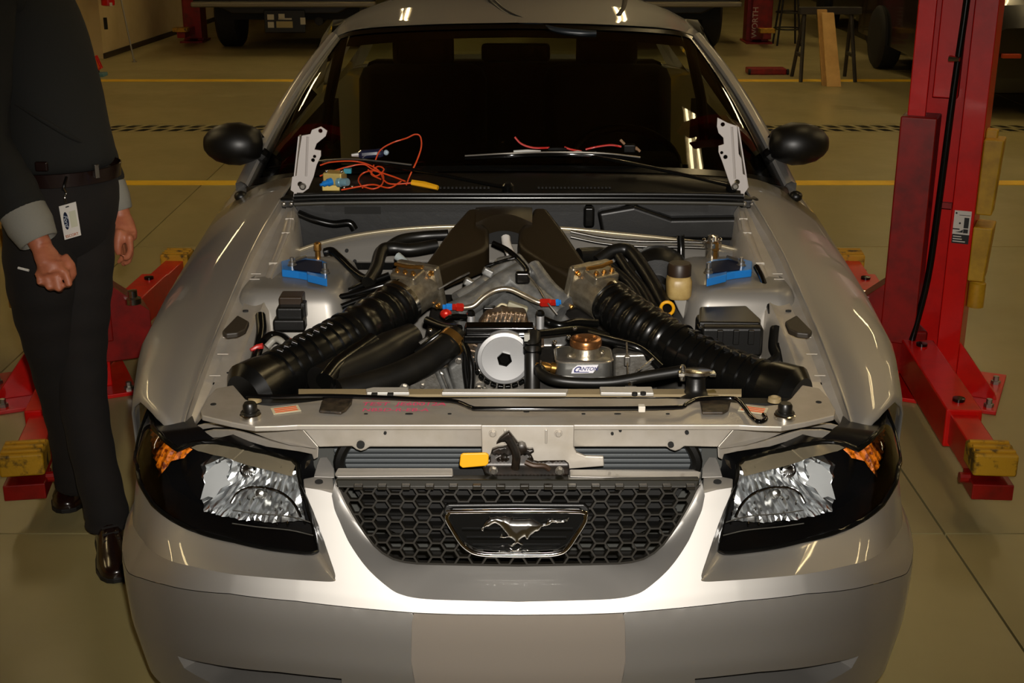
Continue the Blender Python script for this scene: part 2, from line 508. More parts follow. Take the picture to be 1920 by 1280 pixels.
# grille surround: from the lip back and up to the mesh edge
GR = [(971, 1060), (800, 1057), (772, 1055), (737, 1047), (703, 1023), (673, 983), (650, 944), (640, 925), (634, 912), (630, 898)]
GRY = [0.088, 0.09, 0.092, 0.096, 0.104, 0.112, 0.12, 0.123, 0.125, 0.128]
gr3 = [mx(P(u, v, y=y)) for (u, v), y in zip(GR, GRY)]; gr3[0].x = 0
g_a = [nose.pos(*p) for p in lip]; g_b = lin(catmull(gr3, 5), len(g_a))
rows = [[a.lerp(b, t) for a, b in zip(g_a, g_b)] for t in (0, 0.12, 0.3, 0.5, 0.7, 0.88, 1.0)]
for k, t in enumerate((0, 0.12, 0.3, 0.5, 0.7, 0.88, 1.0)):      # a soft roll at the lip
    for p in rows[k]: p.y += 0.010 * math.sin(math.pi * t) ; p.z += 0.004 * math.sin(math.pi * t)
mb.grid(rows)
GRILLE_EDGE = g_b
# lens skin (sits back in its pocket, leaning far back)
def lens_off(s, z):
    o = interp(s, [0.3, 0.45, 0.6, 0.72, 0.82, 0.92, 1.0], [0.105, 0.105, 0.10, 0.085, 0.06, 0.035, 0.03])
    g = interp(z, [0.50, 0.56, 0.60, 0.64, 0.675, 0.70, 0.715, 0.73, 0.76], [-0.02, 0.0, 0.014, 0.036, 0.066, 0.10, 0.14, 0.19, 0.30])
    k = interp(s, [0.3, 0.75, 0.95], [1.0, 0.9, 0.35])
    return o + g * k
lens = Skin(lens_off)
LB = [(598, 1032), (586, 1038), (571, 1038), (501, 1029), (417, 1010), (360, 992), (325, 974), (288, 945), (268, 912), (258, 875)]
lb3 = [lens.pos(*lens.hit(*p)) for p in LB]
A_ = [nose.pos(*p) for p in ridge_s]; B_ = lin([lens.pos(*lens.hit(598, 1030))] + lb3, len(A_))
mb.grid([[a.lerp(b, t) for a, b in zip(A_, B_)] for t in (0, 0.08, 0.5, 1.0)])
# pocket wall beside the lamp
LI = [(562, 905), (576, 935), (590, 985), (598, 1030)]
li3 = [lens.pos(*lens.hit(*p)) for p in LI]
A_ = [nose.pos(*p) for p in pkt_s]; B_ = lin(li3, len(A_))
mb.grid([[a.lerp(b, t) for a, b in zip(A_, B_)] for t in (0, 0.1, 1.0)])
pm = patch(rec, plate, 0.02)
bumper = both(mb).build('bumper_cover', PAINT, car, smooth=30, weld=0)
both(pm).build('plate_panel', mat('plain_grey_panel', '#8a8176', 0.5, 0.3), bumper, smooth=40, weld=0.0006)
# floor of the number plate recess and black slot backs
for sgn in (1, -1):
    m = MB(); patch(thr, slot, 0.03, mb=m); side(m, sgn); m.build('intake_duct', DARK, car)

# ------------------------------------------------------------------ fenders
SEAM = [(0.36, 0.706, 0.687), (0.46, 0.7035, 0.737), (0.58, 0.700, 0.776), (0.73, 0.697, 0.816), (0.88, 0.693, 0.851), (1.10, 0.680, 0.912), (1.25, 0.665, 0.949), (1.40, 0.647, 0.984), (1.56, 0.632, 1.012)]
SHO = [(0.36, 0.800, 0.69), (0.45, 0.822, 0.718), (0.535, 0.848, 0.74), (0.743, 0.884, 0.78), (1.046, 0.902, 0.805), (1.33, 0.892, 0.85), (1.56, 0.884, 0.885)]
def at(tab, y, k): return interp(y, [t[0] for t in tab], [t[k] for t in tab])
def fender_section(y):
    xs, zs = at(SEAM, y, 1), at(SEAM, y, 2); xo, zo = at(SHO, y, 1), at(SHO, y, 2)
    c = xo - 0.045, zo + 0.040
    if y < 0.6: c = xo - 0.03, zo + 0.012 + 0.028 * (y - 0.36) / 0.24
    bul = 0.012
    pts = []
    for t in (0, .02, .06, .15, .3, .45, .6, .75, .88, 1.0):
        z = zs + (c[1] - zs) * (t ** 1.35) + bul * math.sin(math.pi * t)
        if t == 0.02: z += 0.003
        pts.append((xs + (c[0] - xs) * t, z))
    pts += [(xo - 0.016, zo + 0.018), (xo - 0.002, zo - 0.004), (xo + 0.004, zo - 0.04), (xo + 0.006, 0.62), (xo + 0.002, 0.50), (xo - 0.012, 0.36), (xo - 0.03, 0.24)]
    return pts
def y_start(k):      # the front edge runs slantwise along the lamp
    return interp(k, [0, 3, 5, 7, 9, 10, 11, 13, 16], [0.36, 0.375, 0.395, 0.42, 0.455, 0.485, 0.50, 0.56, 0.60])
ys = [0, .03, .07, .12, .18, .25, .32, .4, .5, .6, .7, .8, .9, 1.0]
fm = MB(); rows = []
Y_END = 1.56
for t in ys:
    row = []
    for k in range(17):
        y = y_start(k) + (Y_END - y_start(k)) * t
        x, z = fender_section(y)[k]
        row.append(Vector((x, y, z)))
    rows.append(row)
# finer side so the wheel arch can be cut
fm.grid(rows)
keep = []
for f in fm.f:
    c = sum((Vector(fm.v[i]) for i in f), Vector()) / len(f)
    if c.x > 0.8 and (c.y - 0.98) ** 2 + (c.z - 0.33) ** 2 < 0.36 ** 2: continue
    keep.append(f)
fm.f = keep
for sg in (-1, 1):
    m = MB().add(fm.v, fm.f); side(m, sg)
    m.build('fender', PAINT, car, smooth=50, solid=0.004)

# hood gutter flange beside each fender, with its inner drop
FLI = [(551, 385), (545, 430), (516, 502), (499, 558), (478, 605), (456, 660), (437, 715)]
FLY = [1.39, 1.24, 1.06, 0.92, 0.80, 0.69, 0.58]
inn = []
for (u, v), y in zip(FLI, FLY):
    p = mx(P(u, v, y=y)); inn.append(p)
seam3 = [V(t[1], t[0], t[2]) for t in SEAM]
fa = lin(seam3[2:8], 24); fb = lin(list(reversed(inn)), 24)
fl2 = MB()
rows = []
for t, dz in ((0, 0.0), (0.02, -0.022), (0.3, -0.024), (0.34, -0.016), (0.72, -0.012), (0.9, -0.006), (1.0, 0.0)):
    rows.append([a.lerp(b, t) + V(0, 0, dz * (1 if t < 1 else 0)) for a, b in zip(fa, fb)])
rows.append([b + V(-0.012, 0, -0.02) for b in fb])
rows.append([b + V(-0.02, 0, -0.12) for b in fb])
rows.append([V(b.x - 0.02, b.y, 0.42) for b in fb])
fl2.grid(rows)
# front of the gutter runs down beside the lamp
tip = [V(t[1], t[0], t[2]) for t in SEAM[:3]]
ti = [mx(P(365, 800, y=0.40)), mx(P(398, 760, y=0.50)), fb[0]]
ta = lin(tip, 8); tb = lin(ti, 8)
fl2.grid([[a.lerp(b, t) + V(0, 0, dz) for a, b in zip(ta, tb)] for t, dz in ((0, 0), (0.04, -0.02), (0.35, -0.022), (0.4, -0.014), (1, 0))])
for sg in (-1, 1):
    m = MB().add(fl2.v, fl2.f); side(m, sg)
    m.build('inner_fender', PAINT_IN, car, smooth=40)
def on_flange(f, t, up=0.004):
    """point of the gutter: f along from the front (0) to the cowl (1), t across from the seam"""
    i = clamp(f, 0, 1) * 23; a = fa[int(i)].lerp(fa[min(int(i) + 1, 23)], i % 1); b = fb[int(i)].lerp(fb[min(int(i) + 1, 23)], i % 1)
    return a.lerp(b, t) + V(0, 0, -0.014 + up), (fa[min(int(i) + 1, 23)] - fa[max(int(i) - 1, 0)]).normalized()

# ------------------------------------------------------------------ cabin: cowl, glass, pillars, roof
WB = [(0.0, 1.50), (0.30, 1.51), (0.55, 1.545), (0.72, 1.60), (0.795, 1.66)]     # glass foot |x|, y
def zpix(v, y): return P(960, v, y=y).z
GB = [V(x, y, zpix(interp(x, [0, .3, .55, .72, .8], [322, 324, 330, 342, 352]), y)) for x, y in WB]
GT = [V(x, y, zpix(interp(x, [0, .3, .5, .57, .62], [46, 49, 56, 64, 78]), y)) for x, y in ((0, 2.17), (0.22, 2.175), (0.42, 2.20), (0.53, 2.235), (0.592, 2.29))]
ga = lin(catmull(GB, 6), 18); gt = lin(catmull(GT, 6), 18)
def glass_pt(i, t):
    p = ga[i].lerp(gt[i], t)
    n = V(0, -0.5, 0.86)
    return p + n * 0.035 * math.sin(math.pi * t)
rows = [[glass_pt(i, t) for i in range(18)] for t in np.linspace(0, 1, 12)]
gm = MB().grid(rows); both(gm).build('windscreen', GLASS, car, smooth=60, weld=0.0005)
# black frit band and top trim
def on_glass(i0, i1, t0, t1, up, n=4):
    rws = []
    for t in np.linspace(t0, t1, n):
        rw = []
        for i in np.linspace(i0, i1, 18):
            k = min(int(i), 16); f = i - k
            p = glass_pt(k, t).lerp(glass_pt(k + 1, t), f) + V(0, -0.5, 0.86) * up
            rw.append(p)
        rws.append(rw)
    return rws
fr = MB(); fr.grid(on_glass(0, 17, 0.955, 1.0, 0.003)); fr.grid(on_glass(0, 17, 0, 0.03, 0.003))
fr.grid(on_glass(15.9, 17, 0.0, 1.0, 0.003, 12))
both(fr).build('windscreen_border', BLACK_SATIN, car, smooth=60, weld=0.0005)
# A pillars and roof
pil = MB()
pb = [(455, 362), (497, 290), (547, 193), (600, 92), (632, 40)]
pl_in = [glass_pt(17, t) for t in np.linspace(0, 1, 12)]
rows = []
for i, p in enumerate(pl_in):
    t = i / 11
    w = 0.042 - 0.006 * t
    rows.append([p + V(-0.004, 0, 0.0), p + V(0.004, -0.004, 0.012), p + V(w * .5, 0.012, 0.016), p + V(w, 0.035, 0.004), p + V(w * 1.12, 0.065, -0.03), p + V(w * 0.9, 0.10, -0.05)])
pil.grid(rows)
# roof skin
roofrows = []
for y, zc_, hw in ((2.17, None, None), (2.3, 0.018, 0.60), (2.5, 0.04, 0.615), (2.8, 0.055, 0.61), (3.2, 0.045, 0.59), (3.5, -0.005, 0.565), (3.65, -0.05, 0.55)):
    if zc_ is None:
        roofrows.append([p + V(0, 0.0, 0.006) for p in lin([g for g in gt], 14)])
    else:
        z0 = gt[0].z + zc_; row = []
        for k in range(14):
            t = k / 13
            row.append(V(hw * t, y + 0.12 * t * t * max(0, (2.6 - y)) / 0.3 * 0.6, z0 - 0.055 * t ** 2.6 - (0.03 * t ** 8)))
        roofrows.append(row)
pil.grid(roofrows)
rails = [r[-1] for r in roofrows]
pil.grid([rails, [p + V(0.022, 0, -0.012) for p in rails], [p + V(0.035, 0, -0.05) for p in rails], [p + V(0.03, 0, -0.07) for p in rails]])
both(pil).build('roof', PAINT, car, smooth=45, weld=0.0006)
# body sides, doors, rear (seen only from a step aside)
bs = MB(); rows = []
SIDE = [(1.56, 0.884, 0.885), (1.75, 0.885, 0.90), (2.4, 0.89, 0.92), (3.0, 0.90, 0.95), (3.6, 0.895, 0.98), (4.2, 0.85, 0.96), (4.6, 0.70, 0.90)]
for y, x, z in SIDE:
    rows.append([V(x - 0.10, y, z + 0.055), V(x - 0.045, y, z + 0.04), V(x - 0.002, y, z - 0.004), V(x + 0.006, y, 0.62), V(x + 0.002, y, 0.5), V(x - 0.012, y, 0.36), V(x - 0.03, y, 0.24)])
bs.grid(rows)
bs.f = [f for f in bs.f if not ((sum(bs.v[i][1] for i in f) / len(f) - 3.55) ** 2 + (sum(bs.v[i][2] for i in f) / len(f) - 0.33) ** 2 < 0.3 ** 2)]
deck = [[V(0, y, z), V(x * 0.5, y, z - 0.005), V(x - 0.10, y, zs)] for y, z, x, zs in ((3.95, 1.06, 0.87, 1.02), (4.3, 1.05, 0.83, 1.0), (4.58, 1.0, 0.70, 0.955), (4.66, 0.75, 0.66, 0.75), (4.6, 0.3, 0.62, 0.3))]
bs.grid(deck)
for y0, y1 in ((3.65, 3.95),):
    bs.grid([[V(0.55, 3.65, gt[0].z - 0.10), V(0.63, 3.4, 1.2), V(0.78, 3.3, 1.0)], [V(0.70, 4.0, 1.04), V(0.74, 3.98, 1.03), V(0.79, 3.96, 1.015)]])
both(bs).build('body_side', PAINT, car, smooth=45)
sg_ = MB()
for s_ in (1, -1):
    m = MB(); m.grid([[V(0.80, 1.72, 0.96), V(0.81, 2.4, 0.965), V(0.81, 3.4, 0.99)], [V(0.64, 2.28, 1.335), V(0.645, 2.6, 1.36), V(0.61, 3.4, 1.30)]]); side(m, s_)
    m.build('side_window', GLASS, car, smooth=0)
m = MB().grid([[V(-0.55, 3.66, 1.33), V(0.55, 3.66, 1.33)], [V(-0.70, 4.0, 1.05), V(0.70, 4.0, 1.05)]]); m.build('rear_window', GLASS, car, smooth=0)
# ------------------------------------------------------------------ headlamps
def pxpoly(pl, y=None, z=None, fn=None):
    """pixels of the photograph set on a plane (or on y = fn(u, v)); real picture coordinates"""
    return [P(u, v, y=(fn(u, v) if fn else y), z=z) if z is None else P(u, v, z=z) for u, v in pl]
def text_mesh(body, m, o, xd, yd, size, parent=None, name='lettering', shear=0.0, bold=0.0, lift=0.0006, spacing=1.0):
    cu = bpy.data.curves.new('t', 'FONT'); cu.body = body; cu.size = 1.0; cu.shear = shear; cu.offset = bold; cu.space_character = spacing
    cu.align_x = 'CENTER'; cu.align_y = 'CENTER'; cu.extrude = 0.0
    to = bpy.data.objects.new('t', cu); COL.objects.link(to)
    dg = bpy.context.evaluated_depsgraph_get(); me = to.evaluated_get(dg).to_mesh()
    vs = [tuple(v.co) for v in me.vertices]; fs = [tuple(p.vertices) for p in me.polygons]
    to.evaluated_get(dg).to_mesh_clear(); bpy.data.objects.remove(to); bpy.data.curves.remove(cu)
    o = Vector(o); xd = Vector(xd).normalized(); n = xd.cross(Vector(yd)).normalized(); yd = n.cross(xd)
    w = [o + xd * v[0] * size + yd * v[1] * size + n * lift for v in vs]
    b = MB().add(w, fs)
    me2 = bpy.data.meshes.new(name); me2.from_pydata(b.v, [], b.f); me2.materials.append(m)
    ob = bpy.data.objects.new(name, me2); COL.objects.link(ob)
    if parent is not None: put(ob, parent)
    return ob

LAMP_TOP = [(333, 843), (345, 838), (360, 832), (377, 829), (400, 829), (450, 838), (505, 850), (550, 862), (560, 872)]
LAMP = LB + [(255, 850), (260, 808), (268, 778), (276, 760), (285, 787), (300, 813), (318, 831)] + LAMP_TOP + [(563, 905), (577, 937), (590, 985), (597, 1020)]
lamp_sz = [lens.hit(*p) for p in LAMP]
REFL = [(350, 938), (347, 905), (356, 878), (378, 860), (405, 856), (455, 868), (512, 882), (549, 893), (556, 935), (566, 985), (520, 990), (440, 984), (365, 966)]
STRIP = [(362, 838), (377, 831), (400, 831), (450, 840), (505, 852), (548, 864), (555, 872), (548, 892), (510, 882), (455, 868), (405, 853), (375, 845)]
AMB = [(277, 778), (284, 800), (300, 823), (316, 838), (326, 850), (310, 866), (290, 870), (277, 884), (268, 900), (264, 870), (266, 820), (271, 795)]
M_HOUSE = mat('lamp_housing_black', '#0b0b0c', 0.25)
M_TOPREFL = mat('lamp_top_reflection', '#b3a88e', 0.22, 0.75, coat=0.6)  # warm ceiling reflection on the lens top, put into a strip's colour
M_REF = mat('reflector_chrome', '#f2f4f6', 0.24, 1.0)
M_REFHI = mat('reflector_highlight', '#f4f6f8', 0.32, 0.55)
class Off(Skin):
    def __init__(s, base, fn): s.b = base; s.fn = fn
    def off(s, a, z): return s.b.off(a, z) + s.fn(a, z)
for sg in (-1, 1):
    hl = bpy.data.objects.new('headlight', None)
    # the housing is the headlamp part itself; the rest hangs under it
    hb = patch(Off(lens, lambda a, z: 0.085), lamp_sz, 0.04)
    e0 = dens(lamp_sz, 0.03); e0.append(e0[0]); deep = Off(lens, lambda a, z: 0.085)
    hb.grid([[lens.pos(*p) for p in e0], [deep.pos(*p) for p in e0]])
    side(hb, sg); hl = hb.build('headlight', M_HOUSE, car, smooth=30)
    m = patch(lens, lamp_sz, 0.014); side(m, sg); m.build('lens', LENS, hl, smooth=60)
    # dark rim round the lens edge
    inn_ = [(p[0], p[1]) for p in lamp_sz]
    edge = [lens.pos(*p) for p in dens(lamp_sz, 0.012)]; edge.append(edge[0])
    m = MB(); m.tube(edge, 0.0055, 6); side(m, sg); m.build('lens_rim', BLACK_SATIN, hl, smooth=60)
    # fluted chrome bowl
    rz = [lens.hit(*p) for p in REFL]; cs = sum(p[0] for p in rz) / len(rz); cz = sum(p[1] for p in rz) / len(rz)
    hs = (max(p[0] for p in rz) - min(p[0] for p in rz)) / 2; hz_ = (max(p[1] for p in rz) - min(p[1] for p in rz)) / 2
    def bowl(a, z):
        r2 = ((a - cs) / hs) ** 2 + ((z - cz) / hz_) ** 2
        fl_u = 0.0045 * abs(math.sin((a - cs) * 130)) + 0.002 * math.sin(z * 260 + a * 90)
        return 0.022 + 0.055 * max(0, 1 - r2) + fl_u
    m = patch(Off(lens, bowl), rz, 0.0075); side(m, sg); m.build('reflector', M_REF, hl, smooth=14)
    # pale patch standing in for the white reflection in the outer bowl
    GLINT = [(362, 942), (371, 910), (367, 896), (388, 876), (408, 868), (418, 884), (411, 898), (421, 914), (400, 922), (388, 940), (376, 936)]
    fz = [lens.hit(*p) for p in GLINT]; c0 = lens.pos(*fz[3])
    m = patch(Off(lens, lambda a, z: 0.018 + 0.10 * (a - fz[4][0]) * -1 * 0.25), fz, 0.02); side(m, sg); m.build('bowl_highlight', M_REFHI, hl, smooth=20)
    # bulbs and the arch over the low beam
    b1 = Off(lens, lambda a, z: 0.035).pos(*lens.hit(445, 893)); b2 = Off(lens, lambda a, z: 0.04).pos(*lens.hit(470, 940))
    ax = (Vector((0, -0.9, 0.43))).normalized()
    m = MB(); m.lathe([(0.016, -0.01), (0.016, 0.004), (0.012, 0.008), (0.011, 0.004), (0.001, 0.006)], b1, ax, 18); side(m, sg); m.build('bulb_shield', CHROME, hl)
    m = MB(); m.lathe([(0.012, -0.01), (0.012, 0.012), (0.008, 0.018), (0.001, 0.02)], b2, ax, 16); side(m, sg); m.build('bulb_shield', CHROME_R, hl)
    ARCH = [(425, 948), (440, 927), (465, 918), (495, 920), (525, 930), (548, 950), (560, 975)]
    m = MB(); m.tube([Off(lens, lambda a, z: 0.012).pos(*lens.hit(*p)) for p in ARCH], 0.003, 6, smooth=4); side(m, sg); m.build('arch_rim', CHROME, hl)
    for vv in ((960, 967, 972, 985), (985, 992, 998, 1008)):
        pts = [(430, vv[0]), (480, vv[1]), (540, vv[2]), (585, vv[3])]
        m = MB(); m.tube([Off(lens, lambda a, z: 0.010).pos(*lens.hit(*p)) for p in pts], 0.0013, 5, smooth=4); side(m, sg); m.build('lens_line', STEEL, hl)
    random.seed(4)
    for k in range(26):
        u = random.uniform(425, 575); v = random.uniform(940, 1000)
        q = Off(lens, lambda a, z: 0.03).pos(*lens.hit(u, v)); 
        m = MB(); m.ball(q, (0.0025, 0.0025, random.uniform(0.003, 0.007)), 6, 4); side(m, sg); m.build('reflector_facet', CHROME, hl)
    m = patch(Off(lens, lambda a, z: -0.002), [lens.hit(*p) for p in STRIP], 0.012); side(m, sg); m.build('lens_top_sheen', M_TOPREFL, hl, smooth=60)
    az = [lens.hit(*p) for p in AMB]; a0, a1 = min(p[0] for p in az), max(p[0] for p in az)
    m = patch(Off(lens, lambda a, z: 0.006 + 0.034 * clamp((a1 - a) / (a1 - a0), 0, 1) + 0.0025 * math.sin(a * 300)), az, 0.008); side(m, sg)
    o = m.build('turn_signal', AMBER, hl, smooth=20); o['label'] = 'amber turn signal'

# ------------------------------------------------------------------ grille
M_MESH = mat('grille_plastic', '#211e18', 0.35, spec=0.45)
M_GTOP = mat('grille_top_plastic', '#1c1a12', 0.4)
GH = [(p.x, p.z) for p in GRILLE_EDGE]          # right half (positive x), centre to top
zs_ = np.array([p.z for p in GRILLE_EDGE]); ys_ = np.array([p.y for p in GRILLE_EDGE])
z_lo, z_hi = float(zs_.min()), float(zs_.max())
def gy(z): return 0.084 + (z - z_lo) / (z_hi - z_lo) * 0.036
reg = [(x, z) for x, z in GH if True]
top_z = z_hi - 0.012
reg = [(min(x, 9), min(z, top_z)) for x, z in reg]
poly = [(-x, z) for x, z in reversed(reg[1:])] + reg
def shrink(pl, d):
    n = len(pl); out = []
    for i in range(n):
        a, b, c = pl[i - 1], pl[i], pl[(i + 1) % n]
        t = Vector((c[0] - a[0], c[1] - a[1])); 
        if t.length < 1e-9: out.append(b); continue
        t.normalize(); out.append((b[0] - t.y * d, b[1] + t.x * d))
    return out
def clip_convex(sub, clip):
    out = sub; n = len(clip)
    for i in range(n):
        a, b = clip[i], clip[(i + 1) % n]; inp = out; out = []
        if not inp: return []
        def ins(p): return (b[0] - a[0]) * (p[1] - a[1]) - (b[1] - a[1]) * (p[0] - a[0]) >= 0
        for j in range(len(inp)):
            p, q = inp[j - 1], inp[j]
            if ins(q):
                if not ins(p): out.append(isect(p, q, a, b))
                out.append(q)
            elif ins(p): out.append(isect(p, q, a, b))
    return out
def isect(p, q, a, b):
    d = (p[0] - q[0]) * (a[1] - b[1]) - (p[1] - q[1]) * (a[0] - b[0])
    if abs(d) < 1e-14: return q
    t = ((p[0] - a[0]) * (a[1] - b[1]) - (p[1] - a[1]) * (a[0] - b[0])) / d
    return (p[0] + t * (q[0] - p[0]), p[1] + t * (q[1] - p[1]))
pp = [(-x, z) for x, z in [reg[i] for i in range(len(reg) - 1, 0, -3)]] + [reg[i] for i in range(0, len(reg), 3)] + [reg[-1]]
ar = sum(pp[i - 1][0] * pp[i][1] - pp[i][0] * pp[i - 1][1] for i in range(len(pp)))
if ar < 0: pp.reverse()
inner = shrink(pp, 0.004)
RH = 0.0174; holes = []
cw = 1.5 * RH; rh = math.sqrt(3) * RH * 0.88      # the face leans back, cells stand a little squat
nc = int(0.42 / cw)
for i in range(-nc, nc + 1):
    for j in range(-1, 9):
        cx = i * cw; cz_ = z_lo + 0.004 + (j + (0.5 if i % 2 else 0.0)) * rh
        hexa = [(cx + (RH - 0.0021) * math.cos(math.pi / 3 * k), cz_ + (RH - 0.0021) * 0.88 * math.sin(math.pi / 3 * k)) for k in range(6)]
        c = clip_convex(inner, hexa)
        if len(c) < 3: continue
        A = abs(sum(c[k - 1][0] * c[k][1] - c[k][0] * c[k - 1][1] for k in range(len(c)))) / 2
        if A < 0.00006: continue
        cc = []
        for q in c:
            if not cc or math.hypot(q[0] - cc[-1][0], q[1] - cc[-1][1]) > 0.0006: cc.append(q)
        if len(cc) >= 3: holes.append(cc)
pts2, fs2 = fill2d(pp, 0.5, holes, edge=0.05)
gm = MB().add([V(x, gy(z) + 0.02 * (x / 0.37) ** 2 * 0.5, z) for x, z in pts2], fs2)
grille = gm.build('grille', M_MESH, car, smooth=0, solid=0.016, off=-1, bevel=0)
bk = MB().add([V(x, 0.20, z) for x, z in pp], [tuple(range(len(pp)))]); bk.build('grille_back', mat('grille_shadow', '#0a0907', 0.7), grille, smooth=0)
for k in range(5):
    z = z_lo + 0.02 + k * 0.028
    MB().box((0, 0.165, z), (0.62, 0.02, 0.006)).build('duct_bar', BLACK_PL, grille, smooth=0)
# dark top lip with clips
tp = [(634, 912), (630, 899), (1311, 899), (1306, 912)]
lipq = pxpoly([(632, 914), (629, 898), (1313, 899), (1307, 914)], fn=lambda u, v: 0.128 if v < 905 else 0.117)
m = MB().prism([lipq[0], lipq[1], lipq[2], lipq[3]], (0, 0.03, -0.004)); m.build('grille_top_rail', M_GTOP, grille, smooth=0, bevel=0.003)
for k in range(15):
    u = 672 + k * 44.5
    q = P(u, 912, y=0.112); MB().box(q, (0.017, 0.012, 0.010)).build('clip', M_MESH, grille, smooth=0, bevel=0.002)
# emblem
EM = [(838, 973), (842, 962), (848, 959), (970, 958), (1088, 959), (1097, 968), (1095, 980), (1080, 1004), (1064, 1027), (1047, 1037), (1008, 1040), (930, 1040), (895, 1037), (879, 1030), (865, 1018), (850, 995)]
EY = 0.074
ez = lambda u, v: EY + (1000 - v) / 1000 * 0.19
em3 = pxpoly(EM, fn=ez)
pb_ = MB().prism([p + V(0, 0.014, 0) for p in em3], (0, 0.02, 0)); plinth = pb_.build('emblem', BLACK_SATIN, car, smooth=0, bevel=0.002)
big = [Vector((em3[0].x + (p.x - em3[0].x), p.y, p.z)) for p in em3]
cen = sum(em3, Vector()) / len(em3)
m = MB().prism([cen + (p - cen) * 1.07 + V(0, 0.022, 0.002) for p in em3], (0, 0.012, 0)); m.build('emblem_surround', BLACK_PL, plinth, smooth=0, bevel=0.004)
m = MB().tube(catmull(em3, 3, True) + [catmull(em3, 3, True)[0]], 0.0045, 8); m.build('chrome_frame', CHROME, plinth, smooth=60)
for v0, u0, u1 in ((992, 866, 1074), (1008, 875, 1062), (1022, 886, 1050)):
    a = P(u0, v0, y=ez(0, v0) + 0.012); b = P(u1, v0, y=ez(0, v0) + 0.012)
    MB().box((a + b) / 2, (b.x - a.x, 0.008, 0.004)).build('bar', BLACK_SATIN, plinth, smooth=0)
PONY = [(520, 342), (513, 322), (545, 288), (578, 228), (612, 208), (622, 176), (652, 190), (705, 172), (770, 178), (815, 166), (862, 182), (905, 184), (905, 202), (960, 206), (1000, 204), (1060, 204), (1100, 198), (1155, 212), (1212, 240), (1268, 268), (1302, 260), (1318, 216), (1360, 200), (1420, 214), (1500, 226), (1545, 214), (1582, 194), (1562, 236), (1520, 258), (1440, 264), (1385, 254), (1352, 286), (1310, 296), (1262, 304), (1240, 336), (1216, 357), (1182, 368), (1134, 400), (1108, 430), (1088, 462), (1058, 456), (1046, 428), (1012, 450), (985, 472), (1022, 498), (1034, 528), (1002, 524), (965, 504), (938, 520), (905, 545), (870, 538), (854, 520), (888, 500), (926, 480), (880, 446), (850, 434), (790, 444), (752, 432), (754, 398), (776, 388), (792, 408), (842, 414), (802, 362), (772, 322), (740, 292), (692, 266), (664, 272), (622, 302), (574, 312), (552, 356), (530, 358)]
FOOT = [(862, 556), (920, 576), (962, 562), (1022, 542), (1034, 560), (990, 582), (1090, 574), (1105, 592), (1020, 604), (930, 606), (840, 610), (760, 612), (742, 600), (850, 590), (890, 584)]
for pl in (PONY, FOOT):
    q2 = [(820 + a / 6.4, 940 + b / 6.4) for a, b in pl]
    pts, fs = fill2d(q2, 2.2, edge=2.0)
    vs = []; ol = dens(q2, 2.0)
    for p in pts:
        d = dist_poly(p, ol); h = 0.0085 * min(1, d / 13) ** 0.6
        vs.append(P(p[0], p[1], y=ez(0, p[1]) - 0.003 - h))
    n = len(vs); m = MB().add(vs, fs)
    m.build('running_horse', CHROME_R, plinth, smooth=60, solid=0.004, off=-1)

# ------------------------------------------------------------------ radiator support
DZ = 0.808
DECK = [(971, 796), (557, 796), (520, 798), (478, 799), (433, 791), (398, 783), (378, 778), (376, 768), (388, 745), (405, 722), (437, 716), (460, 747), (480, 757), (507, 760), (573, 753), (613, 748), (690, 746), (971, 746)]
d3 = [mx(P(u, v, z=DZ + (0.0 if v > 740 else 0.006))) for u, v in DECK]
d3[0].x = 0; d3[-1].x = 0
full = d3 + [mx(p) for p in reversed(d3[1:-1])]
sup = MB()
pts, fs = fill2d([(p.x, p.y) for p in full], 0.06)
sup.add([V(a, b, DZ) for a, b in pts], fs)
support = sup.build('radiator_support', PAINT_IN, car, smooth=0, solid=0.012, bevel=0.003)
FACE = [(971, 795), (557, 795), (575, 812), (597, 838), (660, 837), (668, 843), (677, 846), (686, 843), (693, 838), (903, 838), (971, 838)]
f3 = [mx(P(u, v, y=0.207 + (0.004 if v > 800 else 0))) for u, v in FACE]
f3[0].x = 0; f3[-1].x = 0
fl_ll = f3 + [mx(p) for p in reversed(f3[1:-1])]
MB().prism(fl_ll, (0, 0.006, 0)).build('support_face', PAINT_IN, support, smooth=0, bevel=0.0025)
# lamp brackets
BR = [(560, 796), (520, 799), (478, 800), (433, 793), (383, 795), (360, 801), (364, 808), (400, 802), (440, 802), (475, 812), (505, 824), (545, 834), (592, 842), (597, 838)]
BR2 = [(597, 839), (545, 836), (505, 826), (470, 815), (440, 806), (400, 806), (372, 812), (378, 822), (420, 820), (460, 826), (500, 838), (560, 846), (585, 852), (588, 862), (596, 858)]
for pl, dy in ((BR, 0.0), (BR2, 0.02)):
    q = [mx(P(u, v, y=interp(u, [360, 440, 560, 600], [0.40, 0.33, 0.222, 0.208]) + dy)) for u, v in pl]
    for sg in (-1, 1):
        m = MB().prism(q, (0, 0.008, 0)); side(m, sg); m.build('lamp_bracket', PAINT_IN, support, smooth=0, bevel=0.002)
